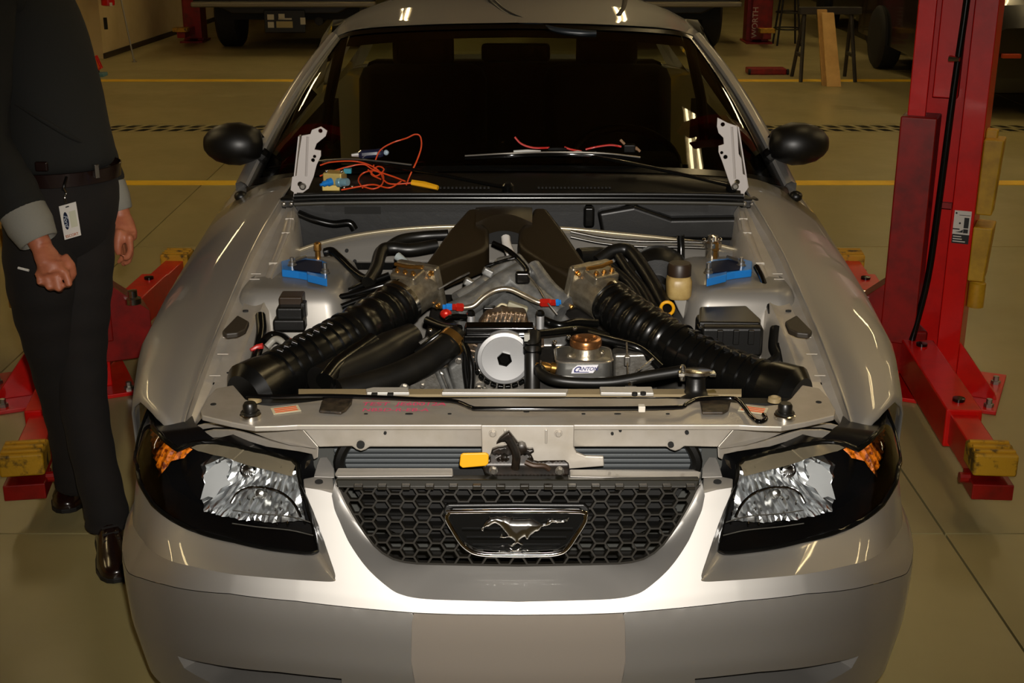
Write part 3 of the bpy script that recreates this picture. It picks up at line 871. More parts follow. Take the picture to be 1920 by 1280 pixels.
# sloping lamp mount behind the lens top: bluish painted sheet and rubber strip
for sg in (-1, 1):
    m = MB(); a = [mx(P(u, v, y=y)) for u, v, y in ((375, 822, .42), (420, 818, .40), (470, 826, .36), (520, 840, .32), (565, 852, .29), (580, 870, .27))]
    b = [p + V(0, 0.03, 0.0) for p in a]; c = [mx(P(u, v, y=y)) for u, v, y in ((380, 834, .37), (420, 834, .35), (470, 843, .32), (520, 855, .29), (560, 868, .26), (566, 885, .24))]
    m.grid([lin(b, 14), lin(a, 14), lin(c, 14)]); side(m, sg); m.build('lamp_mount', mat('weather_strip', '#4b4438', 0.5, noise=(40, '#211a10', 0.4, 0.6)), support, smooth=40)
CP = [(902, 797), (1077, 797), (1076, 838), (1082, 849), (1098, 855), (1132, 856), (1133, 874), (1068, 879), (910, 881), (904, 862)]
MB().prism(pxpoly(CP, fn=lambda u, v: 0.197 + (0.0 if v < 828 else -0.006)), (0, 0.008, 0)).build('latch_panel', PAINT_IN, support, smooth=0, bevel=0.002)
for u in (947, 1024):
    MB().box(P(u, 818, y=0.195), (0.005, 0.004, 0.03)).build('pressed_rib', PAINT_IN, support, smooth=0, bevel=0.0015)
def bolt(p, r, m, parent, ax=(0, -1, 0), h=0.006, name='bolt'):
    b = MB(); b.lathe([(r * 1.35, 0), (r * 1.35, h * 0.25), (r * 1.3, h * 0.3)], p, ax, 16); b.lathe([(r, h * 0.2), (r, h), (r * 0.8, h * 1.15), (0.0005, h * 1.15)], p, ax, 6)
    return b.build(name, m, parent, smooth=30)
for u, v in ((924, 812), (1047, 812)): bolt(P(u, v, y=0.196), 0.006, PAINT_IN, support)
def hole(p, r, parent, n=(0, 0, 1), e=None, name='hole'):
    if e is None: return MB().lathe([(r, -0.004), (r, 0.0012), (r * 0.3, 0.0012)], p, n, 14).build(name, DARK, parent, smooth=0)
    n = Vector(n); a = Vector((1, 0, 0)); b = n.cross(a)
    return MB().prism([Vector(p) + a * e[0] * math.cos(t) + b * e[1] * math.sin(t) - n * 0.003 for t in np.linspace(0, 2 * math.pi, 16)[:-1]], n * 0.0042).build(name, DARK, parent, smooth=0)
for u, v, e in ((686, 776, (0.004, 0.003)), (767, 776, (0.008, 0.004)), (843, 776, (0.004, 0.003)), (1094, 776, (0.004, 0.003)), (1158, 776, (0.007, 0.003)), (1252, 776, (0.004, 0.003)), (400, 758, (0.006, 0.006)), (1535, 754, (0.006, 0.006)), (987, 772, (0.006, 0.003))):
    hole(P(u, v, z=DZ), 0, support, (0, 0, 1), e)
for u, v, r in ((722, 812, 0.003), (676, 834, 0.008), (1148, 813, 0.003), (1163, 807, 0.003), (1288, 811, 0.004), (1258, 834, 0.006)):
    hole(P(u, v, y=0.206), r, support, (0, -1, 0))
# rubber stops, caps, stickers on the deck
for pl in ([(598, 775), (603, 757), (612, 748), (662, 747), (660, 760), (650, 772), (640, 778)], [(1316, 778), (1312, 756), (1316, 748), (1364, 748), (1370, 757), (1366, 772), (1356, 778)]):
    MB().prism(pxpoly(pl, z=DZ + 0.002), (0, 0, 0.007)).build('rubber_stop', mat('worn_rubber', '#3a2f22', 0.5, noise=(60, '#1a150f', 0.4, 0.6)), support, smooth=0, bevel=0.003)
for u, v in ((470, 775), (1471, 776)):
    MB().lathe([(0.020, 0), (0.019, 0.012), (0.017, 0.014), (0.014, 0.014), (0.014, 0.026), (0.011, 0.031), (0.0005, 0.031)], P(u, v + 7, z=DZ), (0, 0, 1), 20).build('bump_stop', RUBBER, support)
    MB().lathe([(0.021, -0.001), (0.021, 0.008), (0.016, 0.010), (0.016, 0.004)], P(u, v + 8, z=DZ), (0, 0, 1), 20).build('collar', CHROME_R, support)
for u, v in ((478, 752), (1452, 752)):
    MB().lathe([(0.014, 0), (0.013, 0.008), (0.009, 0.010), (0.009, 0.004)], P(u, v, z=DZ), (0, 0, 1), 16).build('grommet', mat('tan_grommet', '#8b7a58', 0.4), support)
M_OR = mat('orange_print', '#d2571f', 0.6); M_STK = mat('sticker_tan', '#c9bfa0', 0.5)
for uu, dirn in ((536, 1), (1412, -1)):
    c = P(uu, 769, z=DZ)
    R = Matrix.Rotation(0.35 * dirn, 3, 'Z')
    st = MB().box(c + V(0, 0, 0.0015), (0.055, 0.034, 0.001), R).build('warning_sticker', M_STK, support, smooth=0)
    for k in (-1, 0, 1):
        MB().box(c + R @ V(0, k * 0.009, 0) + V(0, 0, 0.0024), (0.045, 0.004, 0.0006), R).build('printed_line', M_OR, support, smooth=0)
PINK = mat('pink_marker', '#d8466e', 0.6)
text_mesh('TEST  JE60012A', PINK, P(757, 758.5, z=DZ), (1, 0, 0), (0, 1, 0), 0.0255, support, 'handwriting', 0.12, 0.012, 0.0016)
text_mesh('NB5D-R-EB-A', PINK, P(741, 769.5, z=DZ), (1, 0, 0), (0, 1, 0), 0.0225, support, 'handwriting', 0.12, 0.012, 0.0016)
# black rod along the deck
ROD = [(462, 742), (520, 744), (600, 742), (690, 744), (780, 748), (845, 751), (868, 757), (885, 764), (910, 766), (1100, 766), (1262, 764), (1288, 757), (1310, 748), (1370, 746), (1386, 752), (1398, 766), (1408, 780), (1422, 790), (1436, 786), (1432, 777)]
r3 = [P(u, v, z=DZ + 0.014) for u, v in ROD]
MB().tube(r3, 0.0048, 8, smooth=4).build('hood_release_rod', BLACK_GLOSS, support, smooth=60)
for u in (1203, 1202): pass
MB().box(P(1203, 765, z=DZ + 0.014), (0.014, 0.016, 0.013)).build('rod_clip', mat('white_clip', '#cdc6b8', 0.5), support, smooth=0, bevel=0.002)
# rear flange of the support: radiator brackets
for pl in ([(688, 742), (686, 735), (700, 732), (765, 732), (768, 742)], [(828, 742), (832, 735), (1066, 735), (1062, 743)], [(1126, 742), (1124, 731), (1222, 731), (1226, 743)]):
    MB().prism(pxpoly(pl, z=DZ - 0.004), (0, 0, 0.008)).build('radiator_bracket', ALU_D if False else mat('bare_sheet', '#c9c4ba', 0.4, 0.4), support, smooth=0, bevel=0.002)
for u in (702, 732): MB().box(P(u, 739, z=DZ + 0.005), (0.012, 0.012, 0.004)).build('slot', DARK, support, smooth=0)
for u, v in ((1190, 737), (1206, 736)): hole(P(u, v, z=DZ + 0.0045), 0.006, support)
MB().prism(pxpoly([(560, 744), (1390, 744), (1390, 734), (560, 734)], z=DZ - 0.014), (0, 0, 0.006)).build('rear_flange', mat('tan_primer', '#8d7d5e', 0.5), support, smooth=0)
# condenser and the opening below the face
cy = 0.31
MB().box((0, cy + 0.03, 0.62), (1.0, 0.03, 0.30)).build('condenser', mat('condenser_core', '#3c3d3a', 0.6), car, smooth=0)
cnd = bpy.data.objects['condenser']
for k in range(8):
    q = P(971, 841 + k * 9.5, y=cy)
    MB().box((0, cy, q.z), (0.75, 0.02, 0.0075)).build('condenser_tube', mat('condenser_fin', '#54585a', 0.5, 0.3), cnd, smooth=0, bevel=0.002)
for sg in (-1, 1):
    m = MB(); m.tube([V(0.30, 0.28, 0.77), V(0.34, 0.275, 0.74), V(0.36, 0.27, 0.70), V(0.35, 0.27, 0.66)], 0.012, 8, smooth=4); side(m, sg); m.build('cooler_hose', BLACK_PL, cnd)
# upper bumper lip and its end tabs
for pl in ([(627, 889), (633, 877), (849, 877), (850, 893), (631, 895)], [(1067, 894), (1068, 880), (1300, 880), (1316, 885), (1312, 898)]):
    MB().prism(pxpoly(pl, fn=lambda u, v: 0.165 if v < 886 else 0.14), (0, 0.01, -0.006)).build('grille_support_lip', PAINT, car, smooth=0, bevel=0.003)
TAB = [(570, 914), (569, 897), (590, 893), (624, 894), (627, 925), (600, 919)]
UPT = [(588, 894), (594, 872), (600, 857), (613, 856), (620, 866), (626, 877), (627, 895)]
for sg in (-1, 1):
    m = MB().prism([mx(P(u, v, y=interp(v, [893, 914, 925], [0.185, 0.142, 0.128]))) for u, v in TAB], (0, 0, -0.006)); side(m, sg); m.build('bumper_tab', PAINT, bumper, smooth=0, bevel=0.002)
    m = MB().prism([mx(P(u, v, y=interp(v, [856, 895], [0.235, 0.186]))) for u, v in UPT], (0, 0.004, -0.004)); side(m, sg); m.build('bumper_tab', PAINT, bumper, smooth=0, bevel=0.0015)
    q = mx(P(598, 904, y=0.165)); q.x *= sg if sg > 0 else -1
    q = mx(P(598, 904, y=0.163)); q.x = q.x * sg
    hole(q + V(0, 0, 0.001), 0, bumper, (0, -0.45, 0.9), (0.008, 0.006), 'bolt_hole')
# ------------------------------------------------------------------ hood latch
M_LATCH = mat('latch_black_steel', '#17130e', 0.38, 0.3, noise=(60, '#2a2018', 0.4, 0.7))
HK = [(465, 295), (520, 210), (600, 140), (680, 95), (740, 170), (830, 285), (900, 280), (960, 310), (990, 390), (1040, 400), (1090, 390), (1108, 430), (1060, 460), (1010, 520), (1060, 560), (1180, 585), (1320, 575), (1640, 570), (1700, 620), (1715, 700), (1700, 820), (1620, 850), (1400, 850), (900, 850), (700, 850), (380, 850), (270, 820), (230, 700), (290, 620), (350, 590), (350, 480), (395, 400), (480, 370), (640, 350), (650, 300), (610, 255), (550, 260)]
hk = [(880 + a / 9.143, 800 + b / 9.143) for a, b in HK]
hb = MB(); pts, fs = fill2d(hk, 4.0, [[(880 + a / 9.143, 800 + b / 9.143) for a, b in ((460, 560), (560, 500), (655, 470), (655, 540), (640, 570))]], edge=3)
hb.add([P(a, b, y=0.165 + (0.012 if b < 852 else -0.012 * min(1, (b - 852) / 20))) for a, b in pts], fs)
latch = hb.build('hood_latch', M_LATCH, car, smooth=30, solid=0.012, off=1)
for u, v in ((925, 881), (1049, 882)):
    q = P(u, v, y=0.140); bolt(q, 0.0065, STEEL, latch, h=0.008)
MB().tube([P(955, 822, y=.15), P(968, 850, y=.138), P(966, 878, y=.138)], 0.008, 8, smooth=3).build('latch_spring', M_LATCH, latch)
MB().tube([P(985, 866, y=.14), P(1000, 872, y=.136), P(1020, 873, y=.138), P(1030, 880, y=.14)], 0.005, 8, smooth=3).build('latch_lever', mat('rusty_lever', '#3a2a1e', 0.45, 0.3), latch)
MB().lathe([(0.010, 0), (0.010, 0.012), (0.006, 0.014), (0.0005, 0.014)], P(978, 838, y=0.168), (0, -1, 0), 16).build('latch_pivot', M_LATCH, latch)
TG = [(861, 873), (863, 853), (868, 850), (912, 849), (917, 853), (916, 870), (911, 874), (867, 878)]
MB().prism(pxpoly(TG, y=0.150), (0, 0.006, 0)).build('release_tab', YEL, latch, smooth=0, bevel=0.003, label='yellow plastic release tab')
# ------------------------------------------------------------------ engine bay
def Pl(u, v, y): return P(u, v, y=y)
def tubeP(name, pts, r, m, parent, seg=10, smooth=5, flat=1.0, label=None):
    q = [P(a[0], a[1], y=a[2]) for a in pts]
    return MB().tube(q, r, seg, smooth=smooth, flat=flat).build(name, m, parent, smooth=60, label=label)
GREY_IN = mat('bay_grey_paint', '#85817a', 0.42, 0.4, coat=0.2)
# firewall: painted bulkhead with a curved top flange and a black plenum behind it
ARC = [(556, 474), (590, 462), (650, 447), (720, 436), (800, 429), (880, 427), (971, 427), (1070, 432), (1150, 440), (1250, 450), (1340, 462), (1392, 474)]
arc3 = [P(u, v, y=1.30) for u, v in ARC]
fw = MB(); top = catmull(arc3, 4)
fw.grid([top, [p + V(0, -0.012, -0.008) for p in top], [p + V(0, -0.004, -0.03) for p in top], [V(p.x, 1.26, 0.40) for p in top]])
firewall = fw.build('firewall', GREY_IN, car, smooth=40)
MB().tube([p + V(0, 0, 0.004) for p in top], 0.006, 8).build('flange_edge', mat('flange_metal', '#c4b89c', 0.3, 0.7), firewall, smooth=60)
MB().box((0, 1.42, 0.84), (1.24, 0.05, 0.27)).build('plenum_panel', mat('plenum_black', '#0e0e0d', 0.45, bump=(30, 0.05)), firewall, smooth=0, bevel=0.01)
MB().box((0, 1.34, 0.825), (1.2, 0.12, 0.02)).build('plenum_floor', BLACK_SATIN, firewall, smooth=0)
hb_ = MB().prism(pxpoly([(1120, 398), (1190, 386), (1260, 410), (1385, 408), (1388, 452), (1200, 450), (1128, 440)], y=1.36), (0, 0.06, 0))
hb_.build('heater_box', BLACK_PL, firewall, smooth=0, bevel=0.012)
MB().box(P(1104, 405, y=1.38), (0.03, 0.04, 0.06)).build('wiper_motor', BLACK_SATIN, firewall, smooth=0, bevel=0.008)
tubeP('plenum_hose', [(560, 400, 1.38), (590, 412, 1.37), (625, 420, 1.37), (655, 418, 1.37), (665, 430, 1.37)], 0.011, BLACK_SATIN, firewall)
for u, v in ((665, 490), (700, 490), (650, 470), (745, 520), (1205, 480), (1130, 470)):
    hole(P(u, v, y=1.285), 0.005, firewall, (0, -1, 0))
MB().box(P(680, 394, y=1.392), (0.10, 0.006, 0.02)).build('vent_slot', DARK, firewall, smooth=0)
# bay floor and lower front wall
MB().box((0, 0.85, 0.30), (1.22, 1.0, 0.02)).build('undertray', DARK, car, smooth=0)
MB().box((0, 0.40, 0.60), (1.15, 0.03, 0.36)).build('radiator', mat('radiator_black', '#12110f', 0.5), car, smooth=0)

# strut towers with adjustable camber plates
for sg in (-1, 1):
    b = MB()
    z1 = 0.868
    def ring(z, x0, x1, y0, y1, r=0.05):
        pts = []
        for cx, cy_, a0 in ((x1 - r, y1 - r, 0), (x0 + r, y1 - r, 90), (x0 + r, y0 + r, 180), (x1 - r, y0 + r, 270)):
            for k in range(6):
                a = math.radians(a0 + k * 18); pts.append(V(cx + r * math.cos(a), cy_ + r * math.sin(a), z))
        return pts
    b.loft([ring(0.40, 0.38, 0.72, 0.84, 1.28), ring(0.70, 0.405, 0.70, 0.87, 1.26), ring(z1 - 0.035, 0.42, 0.69, 0.895, 1.25), ring(z1 - 0.012, 0.428, 0.68, 0.905, 1.24), ring(z1 - 0.002, 0.44, 0.67, 0.918, 1.23), ring(z1, 0.455, 0.655, 0.935, 1.215)])
    side(b, sg); tw = b.build('strut_tower', GREY_IN, car, smooth=40)
    PLT = [(527, 489), (546, 484), (575, 484), (600, 486), (613, 491), (613, 522), (576, 512), (560, 509), (528, 505)]
    q = [mx(P(u, v, z=z1 + 0.020)) for u, v in PLT]
    m = MB().prism(q, (0, 0, -0.02)); side(m, sg); cp = m.build('camber_plate', BLUE_AN, tw, smooth=0, bevel=0.003, label='blue anodised camber plate')
    q = [mx(P(u, v, z=z1 + 0.0225)) for u, v in [(545, 491), (572, 486), (604, 490), (606, 512), (578, 508), (552, 505)]]
    m = MB().prism(q, (0, 0, -0.004)); side(m, sg); m.build('plate_centre', BLUE_D, cp, smooth=0)
    q = [mx(P(u, v, z=z1 + 0.026)) for u, v in [(575, 508), (613, 517), (613, 523), (576, 514)]]
    m = MB().prism(q, (0, 0, -0.02)); side(m, sg); m.build('plate_step', BLUE_AN, cp, smooth=0, bevel=0.002)
    for u, v, h in ((548, 498, 0.022), (610, 512, 0.026)):
        c = mx(P(u, v, z=z1 + 0.02)); c.x = abs(c.x) * sg
        MB().lathe([(0.012, 0), (0.012, 0.003), (0.009, 0.004), (0.009, 0.011), (0.005, 0.012), (0.005, h), (0.0005, h)], c, (0, 0, 1), 12).build('bolt', STEEL, cp)
    a_, b_ = mx(P(553, 488, z=z1 + 0.028)), mx(P(574, 481, z=z1 + 0.028))
    m = MB().tube([a_, b_], 0.004, 6); side(m, sg); m.build('pointer', STEEL, cp)
    c = mx(P(596, 470, z=z1 + 0.02)); c.x = abs(c.x) * sg
    MB().lathe([(0.007, -0.02), (0.007, 0.0), (0.010, 0.002), (0.010, 0.02), (0.006, 0.024), (0.0005, 0.024)], c, (0, 0, 1), 10).build('line_fitting', BRASS, tw)
# gutter details: rubber hood stops, slots, seams
for sg in (-1, 1):
    fl_o = [o for o in car.children if o.name.startswith('inner_fender')][0 if sg < 0 else 1]
    PEN = [(417, 630), (446, 600), (468, 612), (462, 626), (446, 634), (424, 636)]
    q = [mx(P(u, v, z=interp(v, [598, 640], [0.835, 0.818]))) for u, v in PEN]
    m = MB().prism(q, (0, 0, 0.014)); side(m, sg); m.build('hood_stop', mat('stop_rubber', '#2b241b', 0.5), fl_o, smooth=0, bevel=0.004)
    for f, t in ((0.02, 0.35), (0.12, 0.35), (0.2, 0.33), (0.52, 0.40), (0.55, 0.38)):
        p, d = on_flange(f, t); p.x *= sg; 
        m = MB().box(p, (0.026, 0.004, 0.003)); m.build('pressed_rib', PAINT_IN, fl_o, smooth=0, bevel=0.001)
    for f, t in ((0.35, 0.5), (0.40, 0.72), (0.05, 0.75)):
        p, d = on_flange(f, t, 0.003); p.x *= sg
        hole(p, 0, fl_o, (0, 0, 1), (0.007, 0.004))
    # long raised box over the flange, toward the cowl
    pa = [on_flange(f, 0.85)[0] for f in np.linspace(0.5, 0.97, 8)]
    m = MB().tube([p + V(0, 0, -0.006) for p in pa], [0.012, 0.014, 0.015, 0.016, 0.017, 0.018, 0.017, 0.013], 8, flat=0.8); side(m, sg); m.build('raised_rail', PAINT_IN, fl_o, smooth=60)
    for f in (0.62, 0.8, 0.9):
        p, d = on_flange(f, 0.85); p.x *= sg
        m = MB().box(p + V(0, 0, 0.003), (0.024, 0.005, 0.012)); m.build('weld_strap', PAINT_IN, fl_o, smooth=0, bevel=0.002)

# ---- engine block, all hung under one engine part
em = MB()
em.box((0, 0.95, 0.58), (0.46, 0.62, 0.36)); engine = em.build('engine', mat('engine_grime', '#1d1b18', 0.6, 0.3, noise=(25, '#3a3733', 0.5, 0.75)), car, smooth=0, bevel=0.03)
# cast intake manifold seen in the V between the black arms
MAN = [(845, 572), (905, 520), (930, 480), (975, 470), (1000, 500), (1035, 560), (1075, 600), (1060, 650), (870, 650)]
b = MB().prism([P(u, v, y=interp(v, [470, 650], [1.06, 0.80])) for u, v in MAN], (0, 0.10, -0.10)); manif = b.build('intake_manifold', mat('cast_manifold', '#a8a8a6', 0.42, 0.75, noise=(40, '#7f7f7c', 0.35, 0.7), bump=(90, 0.1)), engine, smooth=0, bevel=0.012)
CM = manif.data.materials[0]
for pts, r in (([(985, 505, 0.99), (940, 530, 0.95), (890, 565, 0.88), (850, 585, 0.84)], 0.026), ([(955, 492, 1.01), (920, 520, 0.97), (890, 540, 0.92), (855, 560, 0.88)], 0.016), ([(965, 520, 0.96), (1005, 555, 0.9), (1050, 590, 0.85)], 0.024), ([(1000, 500, 1.0), (1030, 540, 0.93), (1065, 570, 0.88)], 0.02)):
    tubeP('intake_runner', pts, r, CM, manif, 12)
tubeP('vacuum_elbow', [(948, 445, 1.12), (950, 458, 1.10), (958, 478, 1.06)], 0.012, mat('pale_tube', '#c8c4bf', 0.4), manif)
for u, v in ((915, 510), (880, 530)):
    MB().box(P(u, v, y=0.93), (0.028, 0.02, 0.02), Matrix.Rotation(0.5, 3, 'Y')).build('cast_boss', CM, manif, smooth=0, bevel=0.005)
# black plenum: two arms and a bridge
M_PLN = mat('plenum_texture_black', '#221a0d', 0.42, spec=0.45, bump=(260, 0.05))
YA = lambda v: interp(v, [386, 430, 470, 510], [1.32, 1.18, 1.06, 0.95])
LARM = [(877, 390), (843, 428), (800, 488), (782, 508), (800, 512), (850, 490), (907, 467), (917, 458), (917, 428), (905, 414), (898, 400), (905, 388)]
RARM = [(1026, 388), (1060, 432), (1104, 498), (1128, 512), (1108, 526), (1085, 526), (1030, 492), (978, 462), (971, 452), (973, 428), (985, 412), (996, 400), (1000, 387)]
b = MB().prism([P(u, v, y=YA(v)) for u, v in LARM], (0.0, 0.012, -0.07)); plen = b.build('intake_plenum', M_PLN, engine, smooth=30, bevel=0.014, seg=3)
MB().prism([P(u, v, y=YA(v)) for u, v in RARM], (0.0, 0.012, -0.07)).build('plenum_arm', M_PLN, plen, smooth=30, bevel=0.014, seg=3)
br = MB()
rw = []
for k in range(15):
    t = k / 14; u = 892 + t * 106
    vf = 418 - 17 * math.sin(math.pi * t); vb = 389 - 3 * math.sin(math.pi * t)
    pf = P(u, vf, y=1.205); pb2 = P(u, vb, y=1.33)
    md = pf.lerp(pb2, .4) + V(0, 0, 0.006)
    rw.append([pf + V(0, 0.02, -0.05), pf + V(0, 0.004, -0.012), pf, md, pb2, pb2 + V(0, 0.02, -0.06)])
br.grid(rw); br.build('plenum_bridge', M_PLN, plen, smooth=40)
MB().box(P(945, 430, y=1.25), (0.09, 0.03, 0.07)).build('bridge_throat', DARK, plen, smooth=0)
# throttle bodies
def frame(a, b):
    d = (b - a).normalized(); n = (V(0, 0, 1) - d * d.z).normalized(); s_ = d.cross(n)
    return d, n, s_
M_CAST = mat('throttle_casting', '#a89f8c', 0.34, 0.85, noise=(55, '#857b68', 0.35, 0.7), bump=(120, 0.1))
def throttle(pa, pb, sg):
    d, n, s_ = frame(pa, pb); L = (pb - pa).length
    R = Matrix((s_, n, d)).transposed()
    b = MB(); b.lathe([(0.056, 0), (0.058, L * .35), (0.056, L * .4), (0.054, L), (0.05, L)], pa, d, 28)
    t = b.build('throttle_body', M_CAST, engine, smooth=40)
    b = MB().box(pa + d * 0.012, (0.124, 0.118, 0.022), R); b.build('flange', M_CAST, t, smooth=0, bevel=0.008)
    b = MB().box(pa + d * (L * .55) + n * 0.045 + s_ * 0.0, (0.075, 0.03, 0.05), R); b.build('sensor_boss', M_CAST, t, smooth=0, bevel=0.006)
    b = MB().box(pa + d * (L * .5) - n * 0.03 + s_ * 0.05 * (-sg), (0.05, 0.06, 0.05), R); b.build('actuator', mat('actuator_dark', '#4a4230', 0.4, 0.6), t, smooth=0, bevel=0.006)
    for i, j in ((-1, -1), (-1, 1), (1, -1), (1, 1)):
        bolt(pa + d * 0.023 + s_ * 0.048 * i + n * 0.046 * j, 0.0055, BRASS, t, d, 0.008)
    for i in (-1, 0, 1):
        bolt(pa + d * (L * .62) + n * 0.06 + s_ * 0.024 * i, 0.0045, BRASS, t, n, 0.007)
    MB().tube([pa + d * 0.04 + n * 0.07 - s_ * 0.04, pa + d * 0.05 + n * 0.07, pa + d * 0.045 + n * 0.068 + s_ * 0.04], 0.005, 8).build('linkage', BRASS, t)
    MB().tube([pa + d * 0.03 + n * 0.04 + s_ * -0.06 * sg, pa + d * 0.03 - n * 0.01 - s_ * 0.075 * sg, pa + d * 0.05 - n * 0.05 - s_ * 0.07 * sg], 0.006, 8, smooth=3).build('throttle_lever', STEEL, t)
    return t
LT0, LT1 = Pl(796, 528, 0.93), Pl(752, 566, 0.85)
RT0, RT1 = Pl(1094, 528, 0.93), Pl(1142, 566, 0.85)
throttle(LT0, LT1, -1); throttle(RT0, RT1, 1)
text_mesh('BBK', mat('cast_letter', '#e9dcb8', 0.4, 0.5), P(1112, 529, y=0.875), (1, 0.15, 0.25), (0, 0.75, 0.6), 0.02, engine, 'cast_lettering', lift=0.012)
# corrugated intake hoses
M_HOSE = mat('corrugated_hose_black', '#080807', 0.27, spec=0.5)
def intake_hose(pts, n_bel, n_rib, bel_end, rmain):
    c = catmull([P(*p[:2], y=p[2]) for p in pts], 14)
    q = lin(c, 150); rr = []
    for i in range(150):
        t = i / 149
        if t < 0.045: r = rmain * 0.94
        elif t < bel_end:
            ph = (t - 0.045) / (bel_end - 0.045) * n_bel
            r = rmain * (0.95 + 0.09 * (0.5 - 0.5 * math.cos(2 * math.pi * ph)))
        else: r = rmain * (0.97 - 0.02 * (t - bel_end))
        rr.append(r)
    h = MB().tube(q, rr, 28).build('intake_hose', M_HOSE, car, smooth=60)
    for k in range(n_rib):
        i = int((bel_end + 0.04 + (0.97 - bel_end - 0.04) * k / (n_rib - 1)) * 149)
        d = (q[min(i + 1, 149)] - q[max(i - 1, 0)]).normalized()
        MB().lathe([(rr[i] - 0.004, -0.005), (rr[i] + 0.0045, -0.004), (rr[i] + 0.0045, 0.004), (rr[i] - 0.004, 0.005)], q[i], d, 28, cap=False).build('hose_rib', M_HOSE, h, smooth=40)
    for i in (5,):
        d = (q[i + 1] - q[i]).normalized()
        MB().lathe([(rmain * 0.95, -0.006), (rmain * 0.985, -0.006), (rmain * 0.985, 0.006), (rmain * 0.95, 0.006)], q[i], d, 28, cap=False).build('hose_clamp', CHROME_R, h, smooth=40)
    return h, q, rr
lh, lq, lr = intake_hose([(758, 560, 0.865), (725, 588, 0.81), (685, 612, 0.745), (640, 640, 0.69), (590, 668, 0.62), (540, 695, 0.56), (495, 722, 0.50)], 4, 9, 0.40, 0.059)
rh_, rq, rr_ = intake_hose([(1138, 560, 0.865), (1170, 588, 0.80), (1215, 618, 0.74), (1270, 652, 0.68), (1330, 684, 0.62), (1390, 708, 0.56), (1455, 733, 0.50)], 7, 9, 0.44, 0.056)
# raised ladder of ribs along the top of the hoses
for h, q, rr in ((lh, lq, lr), (rh_, rq, rr_)):
    for k in range(8):
        i = 82 + k * 7
        MB().box(q[i] + V(0, -0.01, rr[i] + 0.001), (0.016, 0.012, 0.008), Matrix.Rotation(0.4, 3, 'Y')).build('hose_lug', M_HOSE, h, smooth=0, bevel=0.002)
# air filter inlets at the hose ends
for q in (lq, rq):
    d = (q[-1] - q[-4]).normalized()
    MB().lathe([(0.062, -0.02), (0.066, 0.0), (0.07, 0.04), (0.05, 0.06), (0.001, 0.06)], q[-1], d, 24).build('air_inlet', M_HOSE, car, smooth=40)
for pl in ([(436, 712), (462, 748), (520, 752), (500, 700), (470, 690)], [(1508, 712), (1478, 745), (1440, 760), (1420, 735), (1470, 700)]):
    MB().prism([P(u, v, y=interp(v, [690, 760], [0.56, 0.42])) for u, v in pl], (0, 0.03, -0.06)).build('inlet_shroud', BLACK_PL, car, smooth=0, bevel=0.01)
# fuel crossover line with coloured fittings
ln = tubeP('fuel_line', [(868, 577, 0.79), (888, 573, 0.79), (908, 556, 0.80), (930, 544, 0.81), (955, 542, 0.81), (985, 555, 0.80), (1008, 566, 0.79), (1024, 568, 0.79)], 0.0065, mat('steel_braid', '#c8bca6', 0.28, 0.9), engine)
def fitting(a, b, c, v0, v1, v2, y):
    A, B, C_ = P(a, v0, y=y), P(b, v1, y=y), P(c, v2, y=y)
    d = (B - A).normalized(); L = (B - A).length
    MB().lathe([(0.007, 0), (0.0105, 0.003), (0.0105, L * .6), (0.008, L * .7), (0.008, L)], A, d, 6).build('red_fitting', RED_AN, ln, smooth=20)
    d = (C_ - B).normalized(); L = (C_ - B).length
    MB().lathe([(0.008, 0), (0.009, 0.002), (0.009, L * .6), (0.006, L * .7), (0.006, L)], B, d, 6).build('blue_fitting', BLUE_AN, ln, smooth=20)
fitting(870, 848, 830, 576, 575, 575, 0.785); fitting(1012, 1042, 1052, 567, 567, 566, 0.785)
MB().ball(P(836, 588, y=0.77), (0.014, 0.01, 0.012), 10, 7).build('red_cap', RED_AN, engine)
# thin throttle cables
for pts, r, m in (([(822, 542, 0.86), (850, 526, 0.88), (880, 511, 0.9)], 0.0028, STEEL), ([(990, 515, 0.86), (1010, 540, 0.82), (1025, 565, 0.78), (1045, 590, 0.76)], 0.0022, STEEL), ([(925, 455, 1.0), (955, 470, 0.96), (985, 500, 0.9), (988, 514, 0.87)], 0.006, BLACK_SATIN), ([(910, 500, 0.93), (940, 490, 0.93), (965, 483, 0.93)], 0.004, BLACK_SATIN)):
    tubeP('throttle_cable', pts, r, m, engine, 6)
MB().box(P(980, 520, y=0.87), (0.035, 0.02, 0.03)).build('cable_bracket', BLACK_SATIN, engine, smooth=0, bevel=0.006)
# alternator with fins and pulley
ac = P(948, 672, y=0.66)
b = MB().lathe([(0.076, 0.10), (0.078, 0.02), (0.07, 0.0), (0.05, -0.004), (0.001, -0.004)], ac, (0, 1, 0), 32)
alt = b.build('alternator', ALU_D, engine, smooth=30)
for k in range(30):
    a = math.radians(20 + k * 11.2)
    p = ac + V(math.cos(a) * 0.082, 0.02, math.sin(a) * 0.082)
    MB().box(p, (0.022, 0.05, 0.0045), Matrix.Rotation(-a, 3, 'Y')).build('cooling_fin', mat('fin_metal', '#a58f78', 0.35, 0.8) if k == 0 else bpy.data.materials['fin_metal'], alt, smooth=0, bevel=0.001)
pc = P(946, 673, y=0.585)
MB().lathe([(0.063, 0.05), (0.063, 0.012), (0.060, 0.004), (0.052, 0.003), (0.051, 0.0), (0.018, 0.003), (0.0005, 0.003)], pc, (0, 1, 0), 48).build('pulley', ALU_M, alt, smooth=25)
MB().lathe([(0.017, 0.006), (0.017, -0.004), (0.013, -0.007), (0.011, -0.003), (0.0005, -0.003)], pc, (0, 1, 0), 6).build('pulley_nut', BLACK_SATIN, alt, smooth=20)
